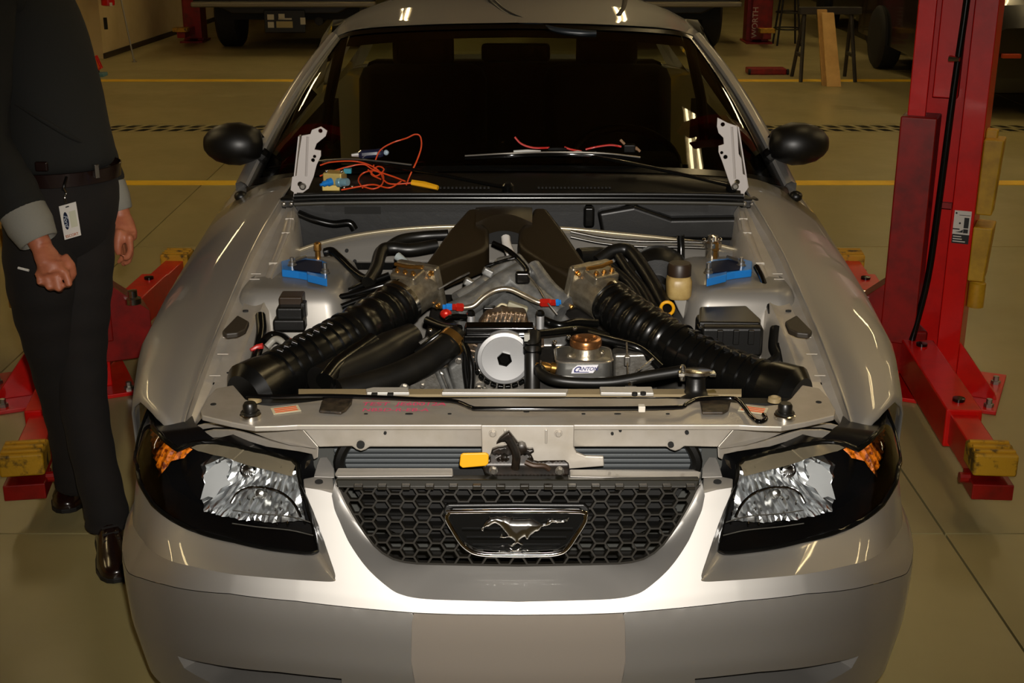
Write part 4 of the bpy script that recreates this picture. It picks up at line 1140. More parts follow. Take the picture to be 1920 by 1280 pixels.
for k in range(9):
    u = 912 + k * 8.5
    for j in range(2):
        MB().box(P(u + j * 3, 604 - 10 * j - 4 * math.sin(math.pi * k / 8), y=0.70 + 0.02 * j), (0.005, 0.012, 0.014), Matrix.Rotation(0.25, 3, 'Y')).build('comb_fin', bpy.data.materials['fin_metal'], alt, smooth=0, bevel=0.001)
MB().prism([P(u, v, y=0.74) for u, v in ((895, 612), (910, 592), (940, 584), (985, 588), (992, 612))], (0, 0.05, 0)).build('fin_cover', mat('brown_cover', '#5a4630', 0.4, 0.5), alt, smooth=0, bevel=0.006)
# black crossover rail over the pulley
MB().box((P(872, 618, y=0.62) + P(1002, 618, y=0.62)) / 2, (P(1002, 618, y=0.62).x - P(872, 618, y=0.62).x, 0.04, 0.026)).build('crossover_rail', BLACK_GLOSS, engine, smooth=0, bevel=0.005)
MB().box((P(868, 634, y=0.60) + P(1000, 634, y=0.60)) / 2, (0.155, 0.02, 0.02)).build('crossover_rail', BLACK_GLOSS, engine, smooth=0, bevel=0.004)
for u, v in ((883, 596), (1013, 596)):
    p = P(u, v, y=0.68)
    st = MB().lathe([(0.009, -0.025), (0.009, 0.006), (0.006, 0.007)], p, (0, 0, 1), 14).build('mounting_stud', ALU_M, engine)
    MB().lathe([(0.010, 0.006), (0.010, 0.013), (0.007, 0.018), (0.0005, 0.019)], p, (0, 0, 1), 6).build('stud_nut', BLACK_SATIN, st)
tubeP('bleed_pipe', [(838, 598, 0.70), (850, 593, 0.69), (880, 594, 0.68)], 0.006, BLACK_GLOSS, engine, 8)
# timing cover, water pump area under the pulley
MB().prism([P(u, v, y=0.63) for u, v in ((890, 690), (985, 700), (992, 745), (885, 745))], (0, 0.05, 0)).build('timing_cover', ALU, engine, smooth=0, bevel=0.006)
for k in range(10):
    a = math.radians(195 + k * 13.5)
    p = pc + V(math.cos(a) * 0.070, 0.012, math.sin(a) * 0.070)
    MB().box(p, (0.013, 0.014, 0.008), Matrix.Rotation(-a + math.pi / 2, 3, 'Y')).build('belt_tooth', BLACK_SATIN, engine, smooth=0, bevel=0.002)
for u, v, r in ((898, 730, 0.010), (918, 722, 0.013), (905, 706, 0.008)):
    MB().lathe([(r, 0), (r, 0.01), (r * .7, 0.014), (r * .6, 0.008), (0.0005, 0.008)], P(u, v, y=0.62), (0, -1, 0), 14).build('cover_boss', ALU, engine)
MB().prism([P(u, v, y=0.60) for u, v in ((768, 712), (815, 690), (840, 700), (845, 745), (760, 745))], (0, 0.06, 0)).build('front_cover', ALU, engine, smooth=0, bevel=0.008)
for a_, b_ in (((818, 692), (838, 740)), ((832, 690), (850, 738))):
    MB().tube([P(*a_, y=.595), P(*b_, y=.595)], 0.006, 8).build('cover_rib', ALU_D, engine)
MB().prism([P(u, v, y=0.60) for u, v in ((838, 690), (868, 668), (880, 680), (885, 745), (852, 745))], (0, 0.06, 0)).build('pump_housing', ALU_D, engine, smooth=0, bevel=0.012)
bolt(P(860, 676, y=0.595), 0.006, STEEL, engine); bolt(P(758, 727, y=0.52), 0.008, STEEL, engine); bolt(P(792, 723, y=0.59), 0.005, STEEL, engine)
# cast cover right of the tank
MB().prism([P(u, v, y=0.62) for u, v in ((1150, 664), (1210, 662), (1235, 690), (1225, 712), (1150, 716))], (0, 0.05, 0)).build('cylinder_cover', ALU, engine, smooth=0, bevel=0.008)
for v in (672, 684, 696):
    MB().tube([P(1192, 700 - (v - 672) * .2, y=.61), P(1226, v, y=.61)], 0.004, 6).build('cover_rib', ALU, engine)
# upright hose beside the pulley
tubeP('vertical_hose', [(1000, 625, 0.60), (998, 650, 0.575), (998, 690, 0.555), (998, 740, 0.54)], 0.0175, RUBBER, engine, 14)
for v, y in ((642, .58), (656, .572)): MB().lathe([(0.0205, -0.006), (0.0205, 0.006)], P(998, v, y=y), (0, -.2, 1), 18).build('hose_clamp', BLACK_SATIN, engine)
MB().box(P(988, 632, y=0.575), (0.012, 0.01, 0.016)).build('hose_tag', mat('tag_grey', '#a6a49a', 0.5), engine, smooth=0)
# radiator hose and brass clamp
uh = tubeP('radiator_hose', [(862, 628, 0.66), (842, 646, 0.635), (800, 678, 0.59), (745, 704, 0.545), (690, 722, 0.505), (635, 736, 0.47)], [0.026, 0.031, 0.031, 0.030, 0.030, 0.030], RUBBER, car, 18)
q0, q1 = P(854, 634, y=0.645), P(842, 646, y=0.63); d = (q1 - q0).normalized()
MB().lathe([(0.0315, -0.009), (0.0335, -0.009), (0.0335, 0.009), (0.0315, 0.009)], (q0 + q1) / 2, d, 28, cap=False).build('hose_clamp', BRASS, uh, smooth=30)
MB().box(P(869, 646, y=0.625), (0.014, 0.012, 0.020), Matrix.Rotation(0.6, 3, 'Y')).build('clamp_screw', BRASS, uh, smooth=0, bevel=0.003)
tubeP('air_duct', [(775, 628, 0.72), (730, 655, 0.66), (690, 678, 0.61), (640, 700, 0.55), (600, 720, 0.50)], [0.030, 0.042, 0.045, 0.042, 0.04], mat('duct_black', '#0f0e0c', 0.35), car, 18)
tubeP('lower_pipe', [(700, 640, 0.64), (660, 668, 0.58), (630, 690, 0.53), (610, 715, 0.48)], 0.022, BLACK_SATIN, car, 12)
# dark engine clutter left of the rail
for pts, r in (([(800, 600, 0.76), (830, 612, 0.72), (862, 616, 0.68)], 0.010), ([(780, 660, 0.66), (805, 640, 0.66), (830, 622, 0.67)], 0.007), ([(868, 640, 0.62), (880, 668, 0.58), (884, 700, 0.56), (882, 735, 0.54)], 0.008), ([(872, 660, 0.6), (872, 690, 0.58), (878, 735, 0.55)], 0.007), ([(1020, 600, 0.70), (1050, 610, 0.68), (1080, 604, 0.70), (1120, 606, 0.72)], 0.010), ([(1010, 625, 0.62), (1040, 622, 0.64), (1090, 618, 0.68), (1140, 630, 0.7)], 0.009), ([(1100, 628, 0.64), (1150, 640, 0.64), (1200, 655, 0.64), (1240, 690, 0.6)], 0.012)):
    tubeP('wiring_loom', pts, r, BLACK_SATIN, engine, 8)
for u, v, y in ((807, 620, 0.66), (1078, 616, 0.62), (1066, 632, 0.6), (1040, 642, 0.58), (840, 616, .66)):
    MB().ball(P(u, v, y=y), 0.0055, 8, 6).build('bright_nut', CHROME_R, engine)
MB().prism([P(u, v, y=0.68) for u, v in ((785, 642), (800, 632), (812, 640), (796, 652))], (0, 0.01, 0)).build('small_bracket', STEEL, engine, smooth=0)
MB().box(P(970, 576, y=0.80), (0.05, 0.02, 0.018), Matrix.Rotation(0.35, 3, 'Y')).build('sensor', mat('sensor_grey', '#9a957e', 0.5), engine, smooth=0, bevel=0.004)
MB().box(P(918, 580, y=0.81), (0.03, 0.02, 0.016)).build('dark_connector', BLACK_SATIN, engine, smooth=0, bevel=0.003)
tubeP('sensor_wire', [(930, 578, 0.80), (940, 570, 0.80), (952, 573, 0.80)], 0.003, mat('cream_wire', '#cbbf9c', 0.5), engine, 6)

# ---- header tank
T0 = P(1043, 710, y=0.515); T1 = P(1148, 710, y=0.515); zt = P(1096, 677, y=0.515).z
w = T1.x - T0.x; cx_ = (T0.x + T1.x) / 2; hT = zt - T0.z
b = MB()
def rrect(z, g=0.0, r=0.022):
    pts = []; x0, x1, y0, y1 = cx_ - w / 2 + g, cx_ + w / 2 - g, 0.515 + g, 0.615 - g
    for cx, cy_, a0 in ((x1 - r, y1 - r, 0), (x0 + r, y1 - r, 90), (x0 + r, y0 + r, 180), (x1 - r, y0 + r, 270)):
        for k in range(7):
            a = math.radians(a0 + k * 15); pts.append(V(cx + r * math.cos(a), cy_ + r * math.sin(a), z))
    return pts
M_TANK = mat('brushed_tank', '#b4b3ae', 0.3, 0.9, noise=(30, '#a09e96', 0.3, 0.8))
b.loft([rrect(T0.z - 0.02), rrect(zt - 0.006), rrect(zt - 0.002, 0.0), rrect(zt, 0.003)])
tank = b.build('header_tank', M_TANK, car, smooth=30)
b = MB(); 
e = rrect(zt - 0.003, -0.0015) ; e.append(e[0]); b.tube(e, 0.0022, 6); b.build('weld_seam', mat('weld_bead', '#e6ddcd', 0.25, 0.9), tank)
nk = P(1098, 664, y=0.555); nk.z = zt
MB().lathe([(0.036, 0), (0.034, 0.006), (0.031, 0.010), (0.030, 0.030)], nk, (0, 0, 1), 32).build('filler_neck', M_CAST, tank)
cpz = MB().lathe([(0.033, 0.022), (0.035, 0.024), (0.035, 0.036), (0.033, 0.039), (0.026, 0.040), (0.022, 0.036), (0.010, 0.036), (0.009, 0.041), (0.0005, 0.041)], nk, (0, 0, 1), 32).build('filler_cap', mat('copper_cap', '#b07a4c', 0.25, 0.9), tank)
for u, v, y in ((1128, 662, .56), (1076, 664, .55), (1068, 668, .545)): MB().ball(P(u, v, y=y), 0.008, 8, 6).build('neck_lug', M_CAST, tank)
STK = [(1071, 700), (1074, 691), (1082, 685), (1122, 684), (1117, 692), (1112, 699)]
MB().prism([P(u, v, y=0.513) for u, v in STK], (0, 0.0016, 0)).build('maker_sticker', mat('white_sticker', '#e2e0e6', 0.4), tank, smooth=0)
NAVY = mat('navy_print', '#2a2a66', 0.5)
text_mesh('ANTON', NAVY, P(1102, 691.5, y=0.512), (1, 0, 0), (0, 0, 1), 0.0115, tank, 'sticker_lettering', 0.35, 0.02, 0.0006)
text_mesh('C', NAVY, P(1079.5, 693, y=0.512), (1, 0, 0), (0, 0, 1), 0.0185, tank, 'sticker_lettering', 0.5, 0.03, 0.0006)
MB().box(P(1090, 697.5, y=0.5118), (0.032, 0.0006, 0.0014)).build('sticker_underline', NAVY, tank, smooth=0)
q0, q1 = P(1042, 690, y=0.545), P(1004, 684, y=0.545); d = (q1 - q0).normalized()
MB().lathe([(0.012, 0), (0.012, 0.010), (0.009, 0.012), (0.010, 0.02), (0.010, 0.032), (0.006, 0.034), (0.006, 0.045)], q0, d, 12).build('brass_fitting', BRASS, tank)
hs_ = tubeP('overflow_hose', [(1012, 692, 0.53), (1018, 702, 0.515), (1040, 712, 0.495), (1090, 717, 0.485), (1150, 716, 0.475), (1210, 706, 0.465), (1285, 694, 0.45)], 0.0125, RUBBER, car, 12)
MB().tube([P(1012, 690, y=.545), P(1012, 698, y=.53)], 0.014, 10).build('hose_elbow', RUBBER, hs_)
ro = MB(); ro.tube([P(1175, 642, y=0.62), P(1177, 700, y=0.52)], 0.0022, 6); rod = ro.build('clamp_rod', STEEL, car)
MB().box(P(1176, 676, y=0.56), (0.012, 0.012, 0.022)).build('rod_nut', STEEL, rod, smooth=0, bevel=0.002)
MB().tube([P(1178, 702, y=0.50), P(1181, 715, y=0.47), P(1182, 726, y=0.45)], [0.004, 0.009, 0.006], 8, smooth=3).build('hook_end', CHROME_R, rod)
MB().box(P(1183, 728, y=0.44), (0.024, 0.014, 0.006)).build('rod_foot', STEEL, rod, smooth=0)
# radiator filler neck with its bright cap
rn = P(1304, 744, y=0.40); z_cap = P(1304, 688, y=0.42).z
nb = MB().lathe([(0.042, -0.01), (0.040, 0.002), (0.024, 0.012), (0.021, 0.02), (0.020, z_cap - rn.z - 0.018), (0.024, z_cap - rn.z - 0.014)], rn, (0, 0.15, 1), 24).build('radiator_neck', BLACK_PL, car, smooth=40)
cp_ = rn + V(0, 0.15, 1).normalized() * (z_cap - rn.z - 0.010)
MB().lathe([(0.026, 0), (0.034, 0.001), (0.034, 0.007), (0.028, 0.009), (0.0005, 0.010)], cp_, (0, 0.15, 1), 24).build('radiator_cap', CHROME_R, nb, smooth=30)
for k in (-1, 1): MB().box(cp_ + V(k * 0.032, -0.01, 0.004), (0.014, 0.02, 0.008)).build('cap_ear', CHROME_R, nb, smooth=0, bevel=0.002)
MB().lathe([(0.006, -0.02), (0.0075, -0.008), (0.004, 0), (0.007, 0.008), (0.004, 0.014)], P(1280, 696, y=0.40), (0, 0.1, 1), 10).build('overflow_nipple', CHROME_R, nb)
MB().prism([P(u, v, y=interp(v, [728, 752], [0.41, 0.36])) for u, v in ((1285, 752), (1290, 738), (1340, 728), (1352, 745), (1330, 752))], (0, 0, -0.012)).build('neck_plate', mat('olive_plate', '#54461f', 0.5), nb, smooth=0, bevel=0.003)

# ---- left side of the bay
rb = MB().box(P(546, 590, y=0.80), (0.062, 0.05, 0.05)).build('relay_box', BLACK_PL, car, smooth=0, bevel=0.006)
MB().box(P(548, 562, y=0.83), (0.055, 0.055, 0.03)).build('relay_lid', mat('relay_brown', '#2a1d10', 0.4), rb, smooth=0, bevel=0.004)
MB().box(P(544, 606, y=0.78), (0.075, 0.04, 0.03)).build('relay_foot', BLACK_PL, rb, smooth=0, bevel=0.006)
MB().box(P(570, 580, y=0.81), (0.012, 0.03, 0.04)).build('relay_clip', BLACK_PL, rb, smooth=0, bevel=0.003)
tubeP('bay_cable', [(608, 472, 1.12), (622, 470, 1.12), (640, 485, 1.1), (660, 505, 1.06), (680, 520, 1.02), (700, 522, 1.0)], 0.010, BLACK_SATIN, car, 10)
tubeP('heater_hose', [(690, 530, 0.98), (705, 505, 1.04), (715, 472, 1.12), (735, 465, 1.14), (770, 468, 1.14), (820, 460, 1.16)], 0.017, RUBBER, car, 12)
tubeP('heater_hose', [(720, 470, 1.16), (750, 450, 1.20), (790, 443, 1.22), (840, 440, 1.22)], 0.014, RUBBER, car, 12)
tubeP('hose_connector', [(745, 480, 1.06), (755, 487, 1.05), (762, 495, 1.04)], [0.011, 0.009, 0.011], mat('grey_connector', '#9aa3a3', 0.4), car, 10)
for pts in ([(620, 560, 0.92), (660, 552, 0.94), (700, 540, 0.96), (740, 528, 0.97)], [(640, 575, 0.88), (680, 560, 0.9), (720, 550, 0.92)], [(650, 590, 0.84), (690, 575, 0.87), (720, 565, 0.88)], [(655, 545, 1.0), (690, 530, 1.0), (730, 515, 1.0)], [(660, 560, 0.93), (700, 552, 0.93), (735, 545, 0.93)]):
    tubeP('engine_loom', pts, 0.008, BLACK_SATIN, car, 8)
tubeP('relay_wire', [(495, 640, 0.72), (510, 628, 0.74), (530, 632, 0.73), (545, 645, 0.71)], 0.010, BLACK_SATIN, car, 8)
tubeP('relay_wire', [(500, 650, 0.71), (515, 636, 0.72), (528, 640, 0.71), (538, 655, 0.70)], 0.008, mat('grey_conduit', '#8d8a80', 0.5), car, 8)
MB().tube([P(470, 656, y=0.69), P(482, 650, y=0.70), P(493, 648, y=0.70)], [0.004, 0.006, 0.007], 8).build('red_connector', mat('red_plastic', '#b3261f', 0.4), car)
MB().box(P(546, 644, y=0.695), (0.018, 0.018, 0.020), Matrix.Rotation(0.5, 3, 'Y')).build('orange_connector', mat('orange_plastic', '#b8401a', 0.45), car, smooth=0, bevel=0.003)
tubeP('bay_cable', [(488, 590, 0.80), (490, 620, 0.76), (482, 660, 0.70), (470, 700, 0.64)], 0.012, BLACK_SATIN, car, 8)
MB().box(P(604, 614, y=0.80), (0.02, 0.015, 0.012)).build('tower_clip', STEEL, car, smooth=0)
MB().prism([P(u, v, y=0.58) for u, v in ((600, 738), (618, 715), (626, 722), (620, 738))], (0, 0.02, 0)).build('pale_plate', mat('pale_plate', '#7c8888', 0.5), car, smooth=0)
# ---- right side of the bay
fb_ = MB().box(P(1366, 628, y=0.775), (0.145, 0.11, 0.075)).build('fuse_box', BLACK_PL, car, smooth=0, bevel=0.01)
FT = [(1312, 574), (1400, 572), (1427, 597), (1426, 604), (1310, 603)]
c1 = P(1368, 590, y=0.80)
b = MB().prism([P(u, v, z=c1.z) for u, v in FT], (0, 0, -0.03)); b.build('fuse_box_lid', mat('lid_black', '#0e0c08', 0.3), fb_, smooth=0, bevel=0.005)
MB().box(P(1368, 613, y=0.745), (0.150, 0.03, 0.008)).build('lid_ridge', BLACK_SATIN, fb_, smooth=0, bevel=0.003)
for u in (1350, 1380, 1408): MB().box(P(u, 632, y=0.718), (0.014, 0.01, 0.035)).build('box_rib', BLACK_PL, fb_, smooth=0, bevel=0.002)
MB().ball(P(1346, 636, y=0.715), 0.003, 8, 6).build('bright_screw', CHROME, fb_)
MB().tube([P(1365, 650, y=.78), P(1375, 680, y=.74)], 0.03, 10).build('fuse_box_leg', BLACK_PL, fb_)
mr = P(1272, 556, y=0.96)
res = MB().loft([[mr + V(sx * w_ * math.copysign(abs(math.cos(a)) ** .6, math.cos(a)), sx * w_ * 1.2 * math.copysign(abs(math.sin(a)) ** .6, math.sin(a)), h) for a in np.linspace(0, 2 * math.pi, 25)[:-1]] for sx, w_, h in ((1, .026, 0), (1, .031, .008), (1, .031, .045), (1, .028, .052), (1, .025, .056))]).build('brake_reservoir', mat('reservoir_amber', '#b39a62', 0.4, noise=(12, '#8d6f3a', 0.4, 0.7)), car, smooth=40)
MB().lathe([(0.026, 0.054), (0.029, 0.056), (0.029, 0.082), (0.026, 0.087), (0.0005, 0.087)], mr, (0, 0, 1), 20).build('reservoir_cap', mat('cap_brown', '#2a1c10', 0.45), res, smooth=40)
MB().prism([P(u, v, y=0.95) for u, v in ((1262, 560), (1296, 560), (1297, 580), (1290, 598), (1282, 600), (1272, 582))], (0, 0.02, 0)).build('cylinder_bracket', mat('zinc_bracket', '#b7b3aa', 0.35, 0.6), res, smooth=0, bevel=0.003)
hole(P(1290, 575, y=0.949), 0.005, res, (0, -1, 0))
MB().lathe([(0.075, 0), (0.09, -0.02), (0.09, -0.06), (0.07, -0.085), (0.03, -0.09), (0.03, -0.15), (0.0005, -0.15)], P(1232, 515, y=1.25), (0.1, 1, 0.05), 28).build('brake_booster', BLACK_PL, car, smooth=40)
dr = MB(); rg = [P(1251 + 12 * math.cos(a), 578 + 12 * math.sin(a), y=0.80 + 0.006 * math.sin(a)) for a in np.linspace(0, 2 * math.pi, 25)]
dr.tube(rg, 0.0042, 8); dip = dr.build('dipstick', YEL, car, smooth=60, label='yellow dipstick ring')
MB().prism([P(u, v, y=0.793) for u, v in ((1244, 588), (1258, 588), (1255, 597), (1253, 600), (1249, 600), (1247, 597))], (0, 0.008, 0)).build('dipstick_tongue', YEL, dip, smooth=0, bevel=0.002)
MB().tube([P(1251, 598, y=0.80), P(1258, 625, y=0.80)], 0.006, 8).build('dipstick_tube', BLACK_SATIN, dip)
for dv, y in ((0, 1.27), (10, 1.265)):
    tubeP('brake_line', [(1070, 434 + dv, y), (1130, 446 + dv, y), (1200, 452 + dv, y), (1280, 453 + dv, y), (1330, 455 + dv, y)], 0.0045, CHROME_R, car, 8)
vv = MB().lathe([(0.018, -0.03), (0.018, -0.005), (0.024, 0.0), (0.024, 0.012), (0.014, 0.016), (0.014, 0.03), (0.0005, 0.032)], P(1336, 462, y=1.22), (0, 0, 1), 16).build('pressure_valve', mat('valve_brass', '#d8cdb8', 0.15, 0.95), car, smooth=30)
for u, v in ((1320, 450), (1350, 449), (1334, 446), (1332, 472)): MB().ball(P(u, v, y=1.21), 0.006, 8, 6).build('valve_nut', CHROME, vv)
tubeP('line_clamp', [(1276, 440, 1.25), (1277, 460, 1.25), (1277, 485, 1.24)], 0.010, BLACK_SATIN, car, 8)
for pts, r in (([(1120, 490, 1.1), (1150, 470, 1.12), (1180, 470, 1.12), (1205, 500, 1.06), (1230, 540, 0.98), (1250, 580, 0.9)], 0.017), ([(1160, 480, 1.1), (1180, 510, 1.04), (1205, 540, 0.98), (1225, 575, 0.9)], 0.012), ([(1110, 500, 1.08), (1140, 500, 1.06), (1180, 530, 1.0), (1205, 570, 0.92)], 0.011), ([(1085, 480, 1.12), (1115, 478, 1.14), (1140, 480, 1.14)], 0.022)):
    tubeP('bay_hose', pts, r, RUBBER, car, 10)
tubeP('fender_cable', [(1418, 500, 1.05), (1432, 530, 0.98), (1446, 590, 0.87), (1460, 640, 0.79), (1490, 690, 0.69), (1505, 712, 0.65)], 0.008, BLACK_SATIN, car, 8)
tubeP('side_loom', [(1455, 615, 0.80), (1452, 650, 0.76), (1458, 670, 0.73), (1440, 685, 0.71), (1425, 692, 0.7)], 0.014, BLACK_PL, car, 8)
tubeP('side_loom', [(1462, 650, 0.76), (1478, 680, 0.71), (1495, 702, 0.67), (1504, 716, 0.65)], 0.016, BLACK_PL, car, 10)
for u, v in ((1486, 684), (1500, 712)): MB().tube([P(u - 8, v + 5, y=0.66), P(u, v, y=0.66), P(u + 8, v - 6, y=0.68)], 0.003, 6).build('cable_tie', mat('white_tie', '#d7d2c6', 0.5), car)
tubeP('tower_bracket_rod', [(1462, 655, 0.74), (1461, 690, 0.70), (1460, 705, 0.68)], 0.003, STEEL, car, 6)
# ------------------------------------------------------------------ cowl, seal, wipers, hinges, mirrors, interior
M_COWL = mat('cowl_black', '#0e0c08', 0.38, spec=0.5, bump=(200, 0.04))
cw_ = MB()
foot = [V(-p.x, p.y, p.z) for p in reversed(ga)] + ga[1:]
fr_ = [P(u, v, y=y) for u, v, y in ((462, 362, 1.56), (500, 366, 1.50), (552, 364, 1.44), (700, 362, 1.42), (850, 361, 1.41), (971, 361, 1.41), (1092, 361, 1.41), (1242, 362, 1.42), (1392, 364, 1.44), (1440, 366, 1.50), (1480, 362, 1.56))]
A_ = lin(foot, 40); B_ = lin(catmull(fr_, 4), 40)
cw_.grid([[a.lerp(b, t) + V(0, 0, 0.008 * math.sin(math.pi * t)) for a, b in zip(A_, B_)] for t in np.linspace(0, 1, 7)] + [[b + V(0, -0.002, -0.02) for b in B_]])
cowl = cw_.build('cowl_panel', M_COWL, car, smooth=40, solid=0.004)
def cowlp(u, v, up=0.004):
    """point of the cowl panel under the pixel"""
    lo, hi = 1.40, 1.75
    for _ in range(30):
        m = (lo + hi) / 2; p = P(u, v, y=m)
        k = min(range(40), key=lambda i: abs(B_[i].x - p.x)); a, b = A_[k], B_[k]
        t = clamp((p.y - b.y) / max(1e-6, a.y - b.y), 0, 1); zs = b.z + (a.z - b.z) * t + up
        if p.z > zs: lo = m
        else: hi = m
    return P(u, v, y=lo)
for i in range(13):
    MB().box(cowlp(826 + i * 7.5, 351), (0.0055, 0.02, 0.004)).build('vent_slot', DARK, cowl, smooth=0)
for i in range(20):
    MB().box(cowlp(1010 + i * 7, 351), (0.005, 0.016, 0.004)).build('vent_slot', DARK, cowl, smooth=0)
# rubber seal with two ribs
for dv, r, m in ((371, 0.009, BLACK_SATIN), (379, 0.007, mat('seal_grey', '#38352d', 0.4)), (364, 0.006, BLACK_PL)):
    q = [P(u, dv + c, y=1.385) for u, c in ((552, 3), (620, 1), (750, 0), (971, 0), (1190, 0), (1320, 1), (1394, 3))]
    MB().tube(q, r, 10, smooth=4).build('hood_seal', m, cowl, smooth=60)
MB().box((0.0, 1.405, 0.968), (1.06, 0.03, 0.036)).build('seal_base', BLACK_PL, cowl, smooth=0)
# corner blocks behind the seal
for u, v in ((540, 378), (1404, 378)):
    MB().box(P(u, v, y=1.42), (0.05, 0.06, 0.03)).build('corner_rubber', BLACK_PL, cowl, smooth=0, bevel=0.01)
    for k in (-8, 6): MB().ball(P(u + k, v + 4, y=1.385), 0.007, 8, 6).build('bolt', STEEL, cowl)
for u, sg in ((452, -1), (1492, 1)):
    MB().ball(P(u, 368, y=1.55), (0.02, 0.022, 0.016), 10, 7).build('pillar_foot_seal', BLACK_PL, cowl)
# hood hinges
M_HINGE = mat('hinge_primer', '#b9b2ad', 0.45, 0.15)
HL = [(566, 254), (582, 251), (585, 243), (602, 237), (614, 245), (611, 255), (594, 269), (590, 280), (602, 282), (602, 292), (594, 309), (588, 332), (579, 353), (568, 361), (557, 361), (554, 371), (550, 370), (551, 360), (545, 356), (548, 331), (556, 329), (559, 300)]
HR = [(1345, 220), (1364, 230), (1382, 236), (1385, 288), (1390, 297), (1393, 326), (1400, 329), (1402, 353), (1396, 361), (1394, 377), (1390, 374), (1388, 357), (1373, 355), (1367, 341), (1354, 303), (1347, 285), (1347, 273), (1357, 270), (1356, 258), (1347, 249), (1344, 237)]
for poly, holes_, sl in ((HL, ((601, 245, 4), (590, 293, 3), (587, 300, 3.5), (563, 345, 5)), (577, 256, 574, 330)), (HR, ((1355, 233, 4), (1353, 286, 3), (1360, 294, 4), (1382, 341, 5)), (1372, 238, 1378, 335))):
    y0 = 1.425
    hl_ = [[(u + r * math.cos(t), v + r * math.sin(t)) for t in np.linspace(0, 2 * math.pi, 11)[:-1]] for u, v, r in holes_]
    pts, fs = fill2d(poly, 9, hl_, edge=4)
    b = MB().add([P(a, c, y=y0) for a, c in pts], fs)
    hg = b.build('hood_hinge', M_HINGE, car, smooth=0, solid=0.006, off=0, bevel=0.001)
    MB().tube([P(sl[0], sl[1], y=y0 - 0.004), P(sl[2], sl[3], y=y0 - 0.004)], 0.004, 6).build('pressed_rib', M_HINGE, hg)
    u_e = poly[5 if poly is HL else 2]
    s0, s1 = ((559, 256), (548, 356)) if poly is HL else ((1383, 238), (1401, 352))
    a, c = P(*s0, y=y0), P(*s1, y=y0)
    MB().prism([a, c, c + V(0, 0.03, 0), a + V(0, 0.03, 0)], (0.004, 0, 0)).build('hinge_flange', M_HINGE, hg, smooth=0)
    MB().lathe([(0.010, 0), (0.010, 0.006), (0.006, 0.009), (0.0005, 0.009)], P(568 if poly is HL else 1378, 349, y=y0 - 0.006), (0, -1, 0), 10).build('hinge_pin', STEEL, hg)
# wipers
def wiper(arm, blade, knob):
    q = [cowlp(u, v, 0.02 + up) for u, v, up in arm]
    w = MB(); w.tube(q, [0.011] + [0.009] * (len(q) - 2) + [0.006], 8, smooth=4, flat=0.6); wo = w.build('wiper', BLACK_SATIN, car, smooth=60)
    MB().lathe([(0.016, 0), (0.016, 0.02), (0.010, 0.026), (0.0005, 0.026)], q[0] + V(0, 0, -0.012), (0, -0.2, 1), 14).build('wiper_pivot', BLACK_SATIN, wo)
    b = [cowlp(u, v, 0.016 + up) for u, v, up in blade]
    MB().tube(b, 0.006, 8, smooth=4).build('wiper_blade', BLACK_GLOSS, wo, smooth=60)
    MB().tube([p + V(0, -0.004, 0.007) for p in b], 0.0025, 6, smooth=4).build('blade_spine', STEEL, wo)
wiper([(952, 351, 0.0), (900, 342, 0.01), (820, 326, 0.02), (760, 316, 0.03), (700, 306, 0.03)], [(500, 318, 0.0), (580, 308, 0.01), (650, 302, 0.02), (720, 307, 0.02), (772, 313, 0.02)], None)
wiper([(1372, 348, 0.0), (1310, 334, 0.01), (1230, 316, 0.02), (1160, 302, 0.03), (1110, 293, 0.03)], [(872, 296, 0.02), (960, 291, 0.03), (1050, 289, 0.03), (1130, 291, 0.03), (1200, 299, 0.02)], None)
# mirrors
for sg in (-1, 1):
    c = mx(P(441, 272, y=1.74)); m = MB()
    rows = []
    for k, (dx, rx, rz) in enumerate(((0.10, 0.001, 0.001), (0.098, 0.02, 0.022), (0.085, 0.035, 0.036), (0.06, 0.05, 0.052), (0.02, 0.062, 0.062), (-0.02, 0.066, 0.064), (-0.06, 0.055, 0.052), (-0.085, 0.04, 0.04), (-0.095, 0.001, 0.001))):
        row = []
        for j in range(20):
            a = 2 * math.pi * j / 20
            row.append(c + V(dx * 0.9, rx * 1.1 * math.cos(a) - 0.01, rz * math.sin(a) * 1.0 + (0.006 - 0.10 * (0.1 - dx) * 0.0)))
        rows.append(row)
    m.loft(rows); side(m, sg); mo = m.build('side_mirror', mat('mirror_black', '#0a0805', 0.42), car, smooth=60)
    m = MB(); m.grid([[c + V(0.08 * math.cos(a), 0.066, 0.048 * math.sin(a)) for a in np.linspace(0, 6.28, 16)], [c + V(0, 0.066, 0)] * 16]); side(m, sg); m.build('mirror_glass', CHROME, mo, smooth=0)
    m = MB().tube([c + V(-0.07, 0.01, -0.03), c + V(-0.12, 0.02, -0.07)], 0.025, 10); side(m, sg); m.build('mirror_stalk', BLACK_SATIN, mo)
